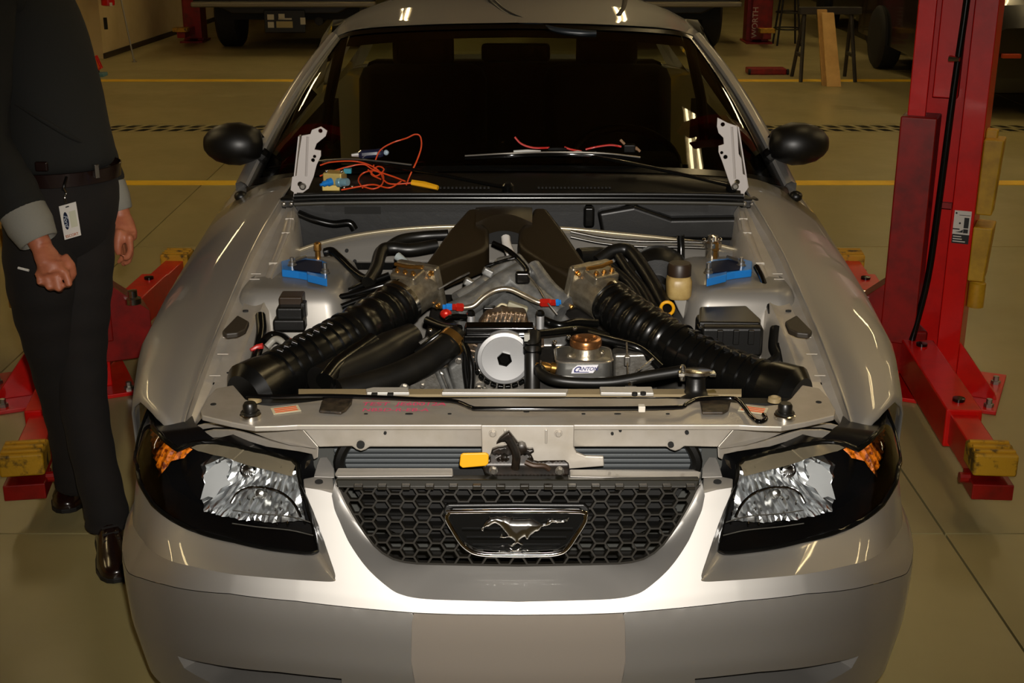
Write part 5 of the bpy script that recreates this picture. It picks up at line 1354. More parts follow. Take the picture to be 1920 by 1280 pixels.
# interior
M_INT = mat('interior_charcoal', '#2b271d', 0.7); M_SEAT = mat('seat_cloth', '#37332a', 0.9)
db = MB(); rows = []
for t in np.linspace(0, 1, 6):
    rows.append([V(x, 1.60 + 0.34 * t, 0.985 - 0.03 * t + 0.03 * math.sin(math.pi * t) + 0.012 * math.cos(x * 4)) for x in np.linspace(-0.72, 0.72, 14)])
rows.append([V(x, 1.98, 0.78) for x in np.linspace(-0.72, 0.72, 14)])
db.grid(rows); dash = db.build('dashboard', M_INT, car, smooth=40)
MB().box((0.36, 1.93, 0.985), (0.30, 0.14, 0.05)).build('instrument_hood', M_INT, dash, smooth=0, bevel=0.03)
sw = MB(); swc = V(0.36, 2.14, 0.93); ax = V(0, -0.55, 0.83).normalized() ; e1 = V(1, 0, 0); e2 = ax.cross(e1)
sw.tube([swc + e1 * 0.18 * math.cos(a) + e2 * 0.18 * math.sin(a) for a in np.linspace(0, 2 * math.pi, 33)], 0.014, 8)
swo = sw.build('steering_wheel', mat('wheel_leather', '#2c2820', 0.35), car, smooth=60)
MB().lathe([(0.06, 0), (0.055, 0.03), (0.0005, 0.035)], swc, ax, 16).build('wheel_hub', M_INT, swo)
for a in (0.2, math.pi - 0.2, -math.pi / 2): MB().tube([swc, swc + e1 * 0.17 * math.cos(a) + e2 * 0.17 * math.sin(a)], 0.014, 6).build('wheel_spoke', M_INT, swo)
for x in (-0.36, 0.36):
    s_ = MB().box((x, 2.72, 0.52), (0.5, 0.5, 0.16)).build('front_seat', M_SEAT, car, smooth=0, bevel=0.05)
    MB().box((x, 2.98, 0.86), (0.5, 0.16, 0.6), Matrix.Rotation(-0.25, 3, 'X')).build('seat_back', M_SEAT, s_, smooth=0, bevel=0.06)
    MB().box((x, 3.08, 1.20), (0.24, 0.1, 0.16)).build('headrest', M_SEAT, s_, smooth=0, bevel=0.04)
MB().box((0, 3.62, 0.80), (1.3, 0.2, 0.6), Matrix.Rotation(-0.2, 3, 'X')).build('rear_seat', M_SEAT, car, smooth=0, bevel=0.05)
MB().box((0, 2.6, 0.32), (1.6, 2.1, 0.06)).build('cabin_floor', M_INT, car, smooth=0)
MB().box((0, 3.85, 1.0), (1.36, 0.36, 0.03)).build('parcel_shelf', M_INT, car, smooth=0)
MB().grid([[V(x * w, y, z - 0.03 * x * x) for x in np.linspace(-1, 1, 7)] for y, z, w in ((2.25, 1.335, .56), (2.6, 1.375, .57), (3.1, 1.385, .56), (3.55, 1.325, .54))]).build('headliner', mat('headliner_grey', '#2e2a22', 0.9), car)
MB().box((0, 2.12, 1.30), (0.22, 0.03, 0.06)).build('rear_view_mirror', BLACK_PL, car, smooth=0, bevel=0.012)
for sg in (-1, 1):
    m = MB().box((0.775, 2.55, 0.66), (0.05, 1.8, 0.6)); side(m, sg); m.build('door_card', M_INT, car, smooth=0)
    m = MB().tube([V(0.635, 2.8, 1.30), V(0.70, 2.8, 1.05), V(0.72, 2.8, 0.9)], 0.02, 8); side(m, sg); m.build('belt_pillar', M_INT, car)
# wheels
M_TYRE = mat('tyre_rubber', '#141311', 0.7)
for x in (-0.77, 0.77):
    for y in (0.98, 3.55):
        c = V(x, y, 0.325)
        wh = MB().lathe([(0.20, -0.11), (0.30, -0.115), (0.322, -0.09), (0.325, 0), (0.322, 0.09), (0.30, 0.115), (0.20, 0.11)], c, (1, 0, 0), 36).build('wheel', M_TYRE, car, smooth=40)
        MB().lathe([(0.205, 0.09), (0.215, 0.105), (0.19, 0.10), (0.17, 0.06), (0.05, 0.075), (0.0005, 0.08)], c, (1 if x > 0 else -1, 0, 0), 36).build('wheel_rim', ALU_M, wh, smooth=30)
        for k in range(5):
            a = k * 2 * math.pi / 5; sx = 0.085 if x > 0 else -0.085
            MB().tube([c + V(sx, 0.04 * math.cos(a), 0.04 * math.sin(a)), c + V(sx, 0.19 * math.cos(a), 0.19 * math.sin(a))], 0.026, 6).build('spoke', ALU_M, wh)

# ------------------------------------------------------------------ loose things on the cowl and the roof
t = thing('valve_block', 'small brass valve block with blue fittings on the black cowl', 'valve', cowlp(630, 352, 0.0))
M_VB = mat('gold_zinc', '#cdb46a', 0.45, 0.6)
vy = 1.455
b = MB().box(P(628, 333, y=vy), (0.055, 0.05, 0.035), Matrix.Rotation(-0.2, 3, 'Z')); b.build('body', M_VB, t, smooth=0, bevel=0.004)
MB().box(P(622, 349, y=vy), (0.05, 0.04, 0.02)).build('base', M_VB, t, smooth=0, bevel=0.003)
a, c = P(622, 340, y=vy - 0.03), P(600, 347, y=vy - 0.05); d = (c - a).normalized()
MB().lathe([(0.011, 0), (0.011, 0.012), (0.008, 0.014), (0.008, 0.026), (0.004, 0.03), (0.004, 0.036)], a, d, 10).build('blue_fitting', BLUE_AN, t, smooth=25)
a, c = P(634, 342, y=vy - 0.03), P(656, 341, y=vy - 0.05); d = (c - a).normalized()
MB().lathe([(0.013, 0), (0.013, 0.010), (0.011, 0.012), (0.0115, 0.03), (0.010, 0.034), (0.0005, 0.034)], a, d, 14).build('port_tube', mat('pale_blue_tube', '#7fa6b4', 0.3, 0.4), t, smooth=30)
MB().box(P(652, 320, y=vy + 0.01), (0.022, 0.018, 0.014)).build('connector', mat('teal_plastic', '#1f7f92', 0.4), t, smooth=0, bevel=0.002)
for u, v in ((612, 321), (640, 322), (645, 352), (660, 350)): MB().ball(P(u, v, y=vy - 0.02), 0.005, 8, 6).build('screw', CHROME_R, t)
M_ORW = mat('orange_wire', '#c8431a', 0.4)
t = thing('wire_bundle', 'tangle of thin orange wire ending in a yellow connector on the cowl', 'wire', cowlp(720, 350, 0.0))
for pts in ([(600, 310), (620, 304), (660, 302), (690, 308), (712, 322), (720, 338), (735, 345), (772, 343)], [(700, 312), (712, 283), (735, 268), (762, 259), (778, 252), (788, 256), (790, 275), (782, 300), (768, 330), (762, 346)], [(600, 330), (640, 316), (680, 308), (700, 318), (740, 332), (760, 340)], [(680, 352), (672, 338), (680, 325), (700, 320), (718, 328), (716, 346), (700, 354), (682, 350)], [(690, 318), (705, 330), (720, 318), (708, 312), (696, 326), (714, 336)], [(640, 356), (672, 350), (700, 346), (730, 352), (752, 340)]):
    q = [cowlp(u, v, 0.012) if v > 322 else P(u, v, y=1.50 + (322 - v) * 0.0008) for u, v in pts]
    MB().tube(q, 0.0023, 6, smooth=6).build('wire', M_ORW, t, smooth=60)
MB().tube([cowlp(772, 342, 0.014), cowlp(796, 346, 0.014), cowlp(821, 352, 0.014)], [0.008, 0.009, 0.007], 6).build('connector', YEL, t, smooth=20, label='yellow plastic connector')
t = thing('screwdriver', 'short screwdriver with dark ribbed handle lying at the windscreen foot', 'screwdriver', cowlp(690, 318, 0.0))
a, c = P(672, 290, y=1.53), P(724, 286, y=1.55); d = (c - a).normalized()
MB().lathe([(0.0005, -0.002), (0.008, 0), (0.013, 0.008), (0.0125, 0.05), (0.014, 0.06), (0.011, 0.07), (0.0005, 0.072)], a, d, 10).build('handle', mat('navy_handle', '#191c33', 0.3, coat=0.4), t, smooth=25)
MB().tube([a - d * 0.02, a], [0.004, 0.007], 8).build('blade', mat('pale_steel', '#c9c9c4', 0.3, 0.6), t)
MB().ball(c, 0.008, 8, 6).build('end_cap', mat('pale_blue_cap', '#9fb2c2', 0.4), t)
M_REDW = mat('red_wire', '#b81d14', 0.4)
t = thing('spliced_wire', 'red wire with white splices laid along the right wiper blade', 'wire', cowlp(1060, 322, 0.0))
for pts in ([(965, 257), (978, 270), (1000, 277), (1030, 277)], [(1058, 276), (1070, 280), (1090, 284)], [(1098, 280), (1120, 275), (1145, 272), (1165, 275)]):
    MB().tube([P(u, v, y=1.56) for u, v in pts], 0.0032, 6, smooth=5).build('wire', M_REDW, t, smooth=60)
for u0, u1, v, m in ((963, 1014, 285, 'w'), (1028, 1062, 280, 'b'), (1072, 1094, 287, 'w'), (1106, 1126, 289, 'w')):
    MB().tube([P(u0, v, y=1.555), P((u0 + u1) / 2, v, y=1.555), P(u1, v, y=1.555)], [0.005, 0.0075, 0.005], 8).build('splice', mat('white_splice', '#cfd0cc', 0.35) if m == 'w' else BLACK_SATIN, t, smooth=40)
MB().box(P(1180, 278, y=1.56), (0.035, 0.02, 0.025)).build('connector', BLACK_SATIN, t, smooth=0, bevel=0.004)
for u, v in ((1163, 262), (1186, 272), (1192, 276)): MB().tube([P(u, v, y=1.555), P(u + 8, v + 8, y=1.555)], 0.004, 6).build('terminal', mat('tan_terminal', '#7c5a3a', 0.4), t)
t = thing('air_hose', 'black rubber hose draped over the top edge of the windscreen', 'hose', P(960, 20, y=2.4))
MB().tube([V(-0.09, 2.95, 1.455), P(918, -6, y=2.62), P(935, 14, y=2.45), P(960, 31, y=2.32), P(1000, 46, y=2.22), (P(1040, 57, y=2.14)), P(1085, 62, y=2.12), P(1118, 62, y=2.12)], [0.012] * 7 + [0.008], 10, smooth=6).build('hose', mat('blue_black_hose', '#20252a', 0.35), t, smooth=60)
t = thing('strap', 'short dark strap end hanging onto the roof of the silver car', 'strap', P(1168, 20, y=2.4))
MB().tube([P(1175, -30, y=2.62), P(1172, 0, y=2.47), P(1168, 16, y=2.36), P(1160, 28, y=2.29)], [0.009, 0.009, 0.008, 0.009], 8, smooth=4, flat=0.5).build('strap', mat('strap_brown', '#2b2218', 0.6), t)
# ------------------------------------------------------------------ two post lift
def lift(sg, dx, label):
    t = thing('lift_column', label, 'vehicle lift', (sg * 1.52 + dx, 2.5, 0), None)
    A0 = V(1.39, 2.5, 0); B0 = V(1.631, 2.39, 0); w = (B0 - A0).normalized(); n = V(-w.y, w.x, 0)
    Wd = (B0 - A0).length
    def L(a, b, z): return A0 + w * a + n * b + V(0, 0, z)
    def fin(m): 
        if sg < 0: side(m, -1)
        m.v = [(p[0] + dx, p[1], p[2]) for p in m.v]; return m
    R = Matrix(((w.x, n.x, 0), (w.y, n.y, 0), (0, 0, 1)))
    prof = [(0, 0), (0.062, 0), (0.062, 0.02), (0.02, 0.02), (0.02, 0.20), (Wd - 0.02, 0.20), (Wd - 0.02, 0.02), (0.186, 0.02), (0.186, 0), (Wd, 0), (Wd, 0.225), (0, 0.225)]
    m = MB().prism([L(a, b, 0.015) for a, b in prof], (0, 0, 3.6)); col = fin(m).build('column', RED_P, t, smooth=0, bevel=0.004)
    m = MB().box(L(0.115, 0.075, 2.35), (0.085, 0.05, 2.5), R); fin(m).build('inner_slide', RED_P, t, smooth=0, bevel=0.004)
    # carriage low on the column
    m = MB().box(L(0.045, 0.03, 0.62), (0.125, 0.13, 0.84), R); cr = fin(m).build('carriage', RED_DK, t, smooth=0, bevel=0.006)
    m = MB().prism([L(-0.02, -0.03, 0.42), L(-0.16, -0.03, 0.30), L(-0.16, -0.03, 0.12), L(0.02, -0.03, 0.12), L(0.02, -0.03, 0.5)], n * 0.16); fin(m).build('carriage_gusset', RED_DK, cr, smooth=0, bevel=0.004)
    for z in (0.24,):
        m = MB().lathe([(0.03, 0), (0.03, 0.02), (0.018, 0.026), (0.018, 0.05), (0.0005, 0.052)], L(-0.10, -0.04, z + 0.10), (0, 0, 1), 14); fin(m).build('arm_pin', CHROME_R, cr)
    # base plate and braces
    m = MB().prism([L(-0.08, -0.10, 0), L(Wd + 0.16, -0.10, 0), L(Wd + 0.16, 0.32, 0), L(-0.08, 0.32, 0)], (0, 0, 0.016)); fin(m).build('base_plate', RED_P, t, smooth=0, bevel=0.003)
    m = MB().prism([L(Wd, 0.02, 0.016), L(Wd + 0.15, 0.02, 0.016), L(Wd + 0.14, 0.02, 0.04), L(Wd, 0.02, 0.22)], n * 0.012); fin(m).build('base_brace', RED_P, t, smooth=0, bevel=0.002)
    for a, b in ((Wd + 0.13, -0.06), (Wd + 0.13, 0.2), (-0.05, -0.07)):
        m = MB().lathe([(0.018, 0), (0.018, 0.012), (0.011, 0.013), (0.011, 0.03), (0.0005, 0.031)], L(a, b, 0.016), (0, 0, 1), 6); fin(m).build('anchor_bolt', STEEL, t, smooth=20)
    # hose, stud, sticker
    m = MB().tube([L(0.165, -0.005, 1.9), L(0.16, -0.008, 1.45), L(0.15, -0.012, 1.15), L(0.14, -0.012, 0.7), L(0.13, -0.012, 0.45), L(0.10, -0.03, 0.22)], 0.0125, 8, smooth=5); fin(m).build('hydraulic_hose', BLACK_SATIN, t, smooth=60)
    m = MB().box(L(0.16, -0.002, 0.73), (0.05, 0.02, 0.02), R); fin(m).build('hose_clip', RED_DK, t, smooth=0)
    m = MB().tube([L(0.125, -0.02, 1.245), L(0.16, -0.03, 1.245)], [0.012, 0.008], 8); fin(m).build('latch_stud', CHROME_R, t)
    if sg > 0:
        sw_, sh = 0.058, 0.120; zc_ = 0.655; c = L(0.2255, -0.001, zc_)
        def S(a, z, up=0.0006): return c + w * a * sw_ - n * up + V(0, 0, z * sh)
        def quad(name, a0, z0, a1, z1, m, par, up):
            return MB().prism([S(a0, z0, up), S(a1, z0, up), S(a1, z1, up), S(a0, z1, up)], n * 0.0004).build(name, m, par, smooth=0)
        st = quad('warning_sticker', -.5, -.22, .5, .5, mat('sticker_white', '#d9d2c6', 0.5), t, 0.0008)
        st['label'] = 'white and black lift warning sticker'
        K = mat('sticker_black', '#0c0b0a', 0.5); Wm = st.data.materials[0]
        quad('print_block', -.5, -.5, .5, -.22, K, st, 0.0007)
        quad('print_block', .12, -.02, .40, .30, K, st, 0.0014)
        quad('print_block', .12, -.17, .40, -.05, K, st, 0.0014)
        quad('print_block', -.5, -.08, -.1, -.045, K, st, 0.0014)
        MB().prism([S(-.35, -.16, .0014), S(.1, -.16, .0014), S(.1, -.06, .0014), S(-.05, -.12, .0014)], n * 0.0004).build('print_block', K, st, smooth=0)
        MB().prism([S(-.12 + .06 * math.cos(a), .12 + .03 * math.sin(a), .0014) for a in np.linspace(0, 6.28, 11)[:-1]], n * 0.0004).build('print_dot', K, st, smooth=0)
        MB().prism([S(-.38 + .06 * math.cos(a), .42 + .03 * math.sin(a), .0014) for a in np.linspace(0, 6.28, 11)[:-1]], n * 0.0004).build('print_dot', K, st, smooth=0)
        quad('print_line', -.2, .36, .45, .375, K, st, 0.0014)
        for k, x1 in enumerate((.05, .1, .3)): quad('print_line', -.44, -.30 - .075 * k, x1, -.27 - .075 * k, Wm, st, 0.0014)
    # yellow height adapters racked on the outer side
    for z0, z1, b0, b1, a0, a1 in ((0.70, 0.97, 0.02, 0.12, 0.0, 0.055), (0.78, 1.00, 0.06, 0.10, -0.0, 0.03), (0.46, 0.66, 0.0, 0.14, 0.0, 0.055)):
        m = MB().prism([L(Wd + a0, b0, z0), L(Wd + a1, b0, z0), L(Wd + a1 + .012, b0, z1), L(Wd + a0, b0, z1)], n * (b1 - b0)); fin(m).build('height_adapter', YEL_C, t, smooth=0, bevel=0.006)
    m = MB().lathe([(0.03, 0), (0.03, 0.09), (0.024, 0.095), (0.024, 0.11)], L(Wd + 0.03, 0.10, 0.34), (0, 0, 1), 16); fin(m).build('height_adapter', YEL_C, t)
    # swing arms: front and rear
    def arm(p0, p1, ext, nm='swing_arm'):
        d = (p1 - p0).normalized(); s_ = V(-d.y, d.x, 0); Ra = Matrix(((s_.x, d.x, 0), (s_.y, d.y, 0), (0, 0, 1))); Ln = (p1 - p0).length
        m = MB().box(p0 + d * (Ln * .33) + V(0, 0, 0.155), (0.115, Ln * .70, 0.13), Ra); a = fin(m).build(nm, RED_P, t, smooth=0, bevel=0.006)
        m = MB().box(p0 + d * (Ln * .75) + V(0, 0, 0.152), (0.085, Ln * .46, 0.10), Ra); fin(m).build('arm_extension', RED_P, a, smooth=0, bevel=0.005)
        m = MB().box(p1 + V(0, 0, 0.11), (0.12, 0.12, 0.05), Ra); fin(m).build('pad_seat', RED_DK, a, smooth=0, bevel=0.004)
        m = MB().box(p1 + V(0, 0, 0.195), (0.128, 0.118, 0.07), Ra); pd = fin(m).build('lift_pad', YEL_P, a, smooth=0, bevel=0.008)
        pd['label'] = 'worn yellow lifting pad'
        for k in range(3):
            m = MB().box(p1 + d * (-0.035 + 0.035 * k) + V(0, 0, 0.233), (0.115, 0.012, 0.008), Ra); fin(m).build('pad_rib', YEL_P, a, smooth=0, bevel=0.002)
        m = MB().tube([p1 - s_ * 0.055 + V(0, 0, 0.13), p1 - s_ * 0.085 + V(0, 0, 0.13)], 0.016, 10); fin(m).build('pad_screw', RED_DK, a)
        for f in (0.05, 0.6):
            m = MB().lathe([(0.02, 0), (0.02, 0.01), (0.0005, 0.012)], p0 + d * (Ln * f) + V(0, 0, 0.22), (0, 0, 1), 12); fin(m).build('arm_bolt', BLACK_SATIN, a)
        return a
    arm(V(1.49, 2.42, 0), V(1.412 + dx * 0.65, 1.42, 0), 0)
    arm(V(1.46, 2.62, 0), V(1.535 + dx * 0.9, 3.66, 0), 0)
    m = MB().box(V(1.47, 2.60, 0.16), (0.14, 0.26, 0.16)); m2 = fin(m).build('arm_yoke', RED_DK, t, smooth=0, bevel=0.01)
    return t
lift(1, 0, 'red lift column with warning sticker right of the silver car')
lift(-1, -0.14, 'red lift column and swing arms behind the standing man')
# ------------------------------------------------------------------ the standing man
M_SKIN = mat('skin', '#b0694a', 0.5, noise=(30, '#a05a3e', 0.4, 0.7), bump=(300, 0.05))
M_SHIRT = mat('shirt_charcoal', '#15140f', 0.9, noise=(8, '#131410', 0.4, 0.7), bump=(400, 0.15))
M_TROU = mat('trousers_dark_brown', '#140d08', 0.9, noise=(10, '#0d0906', 0.4, 0.7), bump=(350, 0.15))
M_CUFF = mat('cuff_grey', '#8a877c', 0.9, bump=(600, 0.3))
M_LEATH = mat('belt_leather', '#1c0e0a', 0.25, coat=0.3)
M_SHOE = mat('shoe_leather', '#1d0f0a', 0.22, coat=0.4)
person = thing('person', 'man in dark shirt and trousers standing left of the silver car', 'person', (-1.2, 1.3, 0))
WX = V(0.80, 0.60, 0); WD = V(0.60, -0.80, 0)         # his side axis and the way he faces
def oring(c, a, b, k=22, wx=WX, wd=WD, tilt=None):
    pts = []
    for i in range(k):
        t = 2 * math.pi * i / k
        o = wx * (a * math.cos(t)) + wd * (b * math.sin(t))
        pts.append(c + o)
    return pts
def cen(u, v, y): return P(u, v, y=y)
pel = cen(118, 345, 1.30); wst = cen(115, 300, 1.30); che = cen(75, 90, 1.33); sho = cen(48, -25, 1.36)
LS = cen(94, 10, 1.47); LE = cen(150, 190, 1.50); LW = cen(226, 402, 1.45)
RS = cen(-22, 0, 1.22); RE = cen(-30, 260, 1.14); RW = cen(78, 462, 1.06)
LH, LK, LA = cen(150, 400, 1.34), cen(150, 640, 1.33), cen(188, 935, 1.23)
RH_, RK, RA = cen(78, 420, 1.25), cen(102, 645, 1.32), cen(141, 890, 1.455)
RA.z = max(RA.z, 0.09); LA.z = max(LA.z, 0.09)
neck = sho + V(0.0, 0.0, 0.06); head = neck + V(0.02, -0.03, 0.17)
# body: one continuous surface
b = MB()
b.tube([pel + V(0, 0, -0.06), pel, wst, che, sho, sho + V(0, 0, 0.03)], [0.08, 0.09, 0.09, 0.10, 0.085, 0.05], 18, smooth=3, flat=0.85)
b.tube([sho, neck, head], [0.06, 0.055, 0.06], 12)
b.ball(head, (0.078, 0.095, 0.115)); b.ball(head + WD * 0.10 + V(0, 0, -0.01), (0.016, 0.018, 0.025), 8, 6); b.ball(head + WD * 0.075 + V(0, 0, -0.08), (0.035, 0.035, 0.03), 8, 6)
for s_ in (-1, 1): b.ball(head + WX * 0.08 * s_ + V(0, 0, -0.005), (0.012, 0.02, 0.032), 8, 6)
for S_, E_, W_ in ((LS, LE, LW), (RS, RE, RW)):
    b.tube([sho.lerp(S_, 0.5), S_, S_.lerp(E_, .5), E_, E_.lerp(W_, .5), W_], [0.05, 0.045, 0.04, 0.036, 0.033, 0.028], 14)
LEG_L = [cen(150, 400, 1.34), cen(150, 500, 1.34), cen(149, 580, 1.33), cen(150, 660, 1.33), cen(158, 760, 1.31), cen(176, 860, 1.28), cen(198, 950, 1.25), cen(204, 985, 1.25)]
LEG_R = [cen(78, 400, 1.25), cen(76, 500, 1.25), cen(86, 580, 1.28), cen(104, 660, 1.32), cen(126, 760, 1.38), cen(138, 840, 1.43), cen(142, 915, 1.46)]
for lg in (LEG_L, LEG_R):
    b.tube([pel] + lg, [0.06, 0.062, 0.058, 0.05, 0.044, 0.04] + [0.032] * (len(lg) - 5), 12)
# right hand (near the camera): back of the hand to us, fingers curled under
def hand(W_, kn, mids, tips, th, pal, r0=0.0105):
    b.tube([W_, W_.lerp(pal, .5), pal], [0.027, 0.033, 0.034], 14, flat=0.7)
    b.tube([pal, (kn[0] + kn[3]) / 2], [0.036, 0.032], 14, flat=0.75)
    for k in range(4):
        r = r0 * (0.86, 1.0, 1.04, 0.98)[k]
        b.tube([pal.lerp(kn[k], .35), kn[k], mids[k], tips[k][0], tips[k][1]], [r * 1.15, r * 1.12, r, r * 0.92, r * 0.75], 10)
        b.ball(kn[k], r * 1.15, 8, 6)
    b.tube(th, [0.016, 0.014, 0.012, 0.009], 10)
yk = 1.03
kn = [cen(u, v, yk) for u, v in ((72, 514), (88, 521), (106, 522), (124, 513))]
md = [cen(u, v, yk - 0.012) for u, v in ((74, 528), (92, 537), (110, 540), (129, 531))]
tp = [(cen(u, v, yk + 0.03), cen(u + 2, v - 14, yk + 0.05)) for u, v in ((78, 532), (95, 540), (112, 542), (128, 534))]
hand(RW, kn, md, tp, [cen(116, 480, yk + .03), cen(132, 498, yk + .03), cen(136, 514, yk + .035), cen(130, 526, yk + .045)], cen(94, 494, yk + 0.01))
# left hand (far side): hanging, palm to the thigh
yk = 1.42
kn = [cen(u, v, y) for u, v, y in ((228, 452, yk + .03), (236, 454, yk + .012), (241, 452, yk - .008), (243, 446, yk - .03))]
md = [cen(u, v, y) for u, v, y in ((230, 474, yk + .03), (239, 478, yk + .012), (244, 476, yk - .008), (245, 468, yk - .03))]
tp = [(cen(u, v, y), cen(u - 8, v + 4, y)) for u, v, y in ((228, 488, yk + .028), (236, 492, yk + .01), (240, 490, yk - .01), (240, 482, yk - .03))]
hand(LW, kn, md, tp, [cen(226, 432, yk - .02), cen(222, 450, yk - .035), cen(221, 466, yk - .04), cen(223, 478, yk - .04)], cen(234, 434, yk))
bo = b.build('body', M_SKIN, person, smooth=60)
rm = bo.modifiers.new('remesh', 'REMESH'); rm.mode = 'VOXEL'; rm.voxel_size = 0.0052; rm.use_smooth_shade = True
sm = bo.modifiers.new('smooth', 'SMOOTH'); sm.factor = 0.5; sm.iterations = 3
hr = MB(); hr.ball(head + V(0, 0.015, 0.03) - WD * 0.015, (0.088, 0.102, 0.10)); hr.v = [p for p in hr.v]
hr.f = [f for f in hr.f if sum(((Vector(hr.v[i]) - head).dot(WD) < 0.05 or hr.v[i][2] > head.z + 0.075) and hr.v[i][2] > head.z - 0.06 for i in f) >= 3]
hr.build('hair', mat('brown_hair', '#2a1c10', 0.6, bump=(200, 0.6)), person, smooth=60, solid=0.004)
for s_ in (-1, 1): MB().ball(head + WD * 0.086 + WX * 0.032 * s_ + V(0, 0, 0.012), 0.012, 10, 8).build('eye', mat('eye_white', '#d8d4cc', 0.2), person)
MB().ball(head + WD * 0.09 + V(0, 0, -0.055), (0.02, 0.012, 0.006), 10, 6).build('mouth', mat('lip', '#93504a', 0.5), person)
# shirt with soft folds
def fold(c, k): return 0.006 * math.sin(k * 1.7 + c.z * 40) + 0.004 * math.sin(k * 0.9 - c.z * 23)
def cloth(rings):
    for i, r in enumerate(rings):
        c = sum(r, Vector()) / len(r)
        for k in range(len(r)):
            d = (r[k] - c).normalized(); r[k] = r[k] + d * fold(r[k], k)
    return rings
sr = []
for u, v, y, a, bb in ((117, 318, 1.30, 0.122, 0.108), (116, 306, 1.30, 0.132, 0.116), (113, 290, 1.30, 0.150, 0.126), (103, 240, 1.30, 0.147, 0.124), (88, 180, 1.31, 0.147, 0.126), (72, 120, 1.32, 0.146, 0.126), (60, 70, 1.33, 0.148, 0.122), (48, 20, 1.34, 0.146, 0.112), (44, -15, 1.35, 0.12, 0.09), (48, -38, 1.36, 0.072, 0.07)):
    sr.append(oring(cen(u, v, y), a, bb))
s_b = MB().loft(cloth(sr)); shirt = s_b.build('shirt', M_SHIRT, person, smooth=60, sub=1)
def limb(name, pts, rs, m, parent, k=18):
    q = catmull([p for p in pts], 5); rr = []
    for i in range(len(q)):
        t = i / 5; a = min(int(t), len(rs) - 1); c = min(a + 1, len(rs) - 1); rr.append(rs[a] + (rs[c] - rs[a]) * (t - a))
    n_ = len(q); tb = MB()
    tb.tube(q, [r * (1 + 0.035 * math.sin(i * 1.9)) for i, r in enumerate(rr)], k)
    return tb.build(name, m, parent, smooth=60, sub=1)
LWc = LE.lerp(LW, 0.80); RWc = RE.lerp(RW, 0.72)
limb('sleeve', [sho.lerp(LS, .6), LS, LS.lerp(LE, .5), LE, LE.lerp(LW, .45), LE.lerp(LW, .74)], [0.075, 0.068, 0.06, 0.056, 0.05, 0.046], M_SHIRT, shirt)
limb('sleeve', [sho.lerp(RS, .6), RS, RS.lerp(RE, .5), RE, RE.lerp(RW, .45), RE.lerp(RW, .70)], [0.078, 0.072, 0.066, 0.066, 0.066, 0.062], M_SHIRT, shirt)
def cuff(E_, W_, f0, f1, r0, r1):
    d = (W_ - E_).normalized(); a = E_.lerp(W_, f0); L_ = (E_.lerp(W_, f1) - a).length
    MB().lathe([(r0 - .004, 0), (r0, 0.002), (r0, L_ * .5), (r1, L_ - 0.003), (r1 - .004, L_), (r1 - 0.008, L_ - 0.006), (r1 - .010, L_ * .4)], a, d, 26, cap=False).build('cuff', M_CUFF, shirt, smooth=50, label='light grey knitted cuff')
cuff(RE, RW, 0.66, 0.955, 0.060, 0.050); cuff(LE, LW, 0.72, 0.97, 0.044, 0.038)
# fold seam across the shirt side
MB().tube([cen(28, 195, 1.17), cen(80, 225, 1.155), (cen(130, 255, 1.19)), cen(165, 272, 1.24)], [0.002, 0.007, 0.007, 0.002], 8, smooth=5).build('shirt_fold', M_SHIRT, shirt, smooth=60)
# trousers: waist then two legs
wr = [oring(cen(u, v, y), a, bb) for u, v, y, a, bb in ((117, 306, 1.30, 0.118, 0.106), (118, 330, 1.30, 0.142, 0.122), (117, 380, 1.30, 0.158, 0.132), (115, 430, 1.30, 0.150, 0.120), (112, 470, 1.30, 0.12, 0.09), (112, 500, 1.30, 0.06, 0.05))]
tro = MB().loft(cloth(wr)).build('trousers', M_TROU, person, smooth=60, sub=1)
limb('trouser_leg', LEG_L, [0.094, 0.092, 0.085, 0.075, 0.067, 0.063, 0.062, 0.066], M_TROU, tro)
limb('trouser_leg', LEG_R, [0.100, 0.097, 0.089, 0.080, 0.071, 0.065, 0.062], M_TROU, tro)
MB().tube([cen(34, 502, 1.145), cen(54, 507, 1.14)], 0.0035, 6).build('pocket_trim', mat('white_trim', '#dad7d0', 0.4), tro)
br = [oring(cen(118, v, 1.30), 0.150 + e, 0.128 + e, 30) for v, e in ((334, 0.0), (333, 0.003), (309, 0.003), (308, 0.0))]
belt = MB().grid(br, cu=True).build('belt', M_LEATH, person, smooth=40, solid=0.003)
MB().box(cen(180, 320, 1.21), (0.012, 0.022, 0.036), Matrix.Rotation(0.6, 3, 'Z')).build('belt_buckle', CHROME_R, belt, smooth=0, bevel=0.002)
MB().box(cen(78, 312, 1.162), (0.034, 0.012, 0.026)).build('belt_pouch', M_LEATH, belt, smooth=0, bevel=0.005)
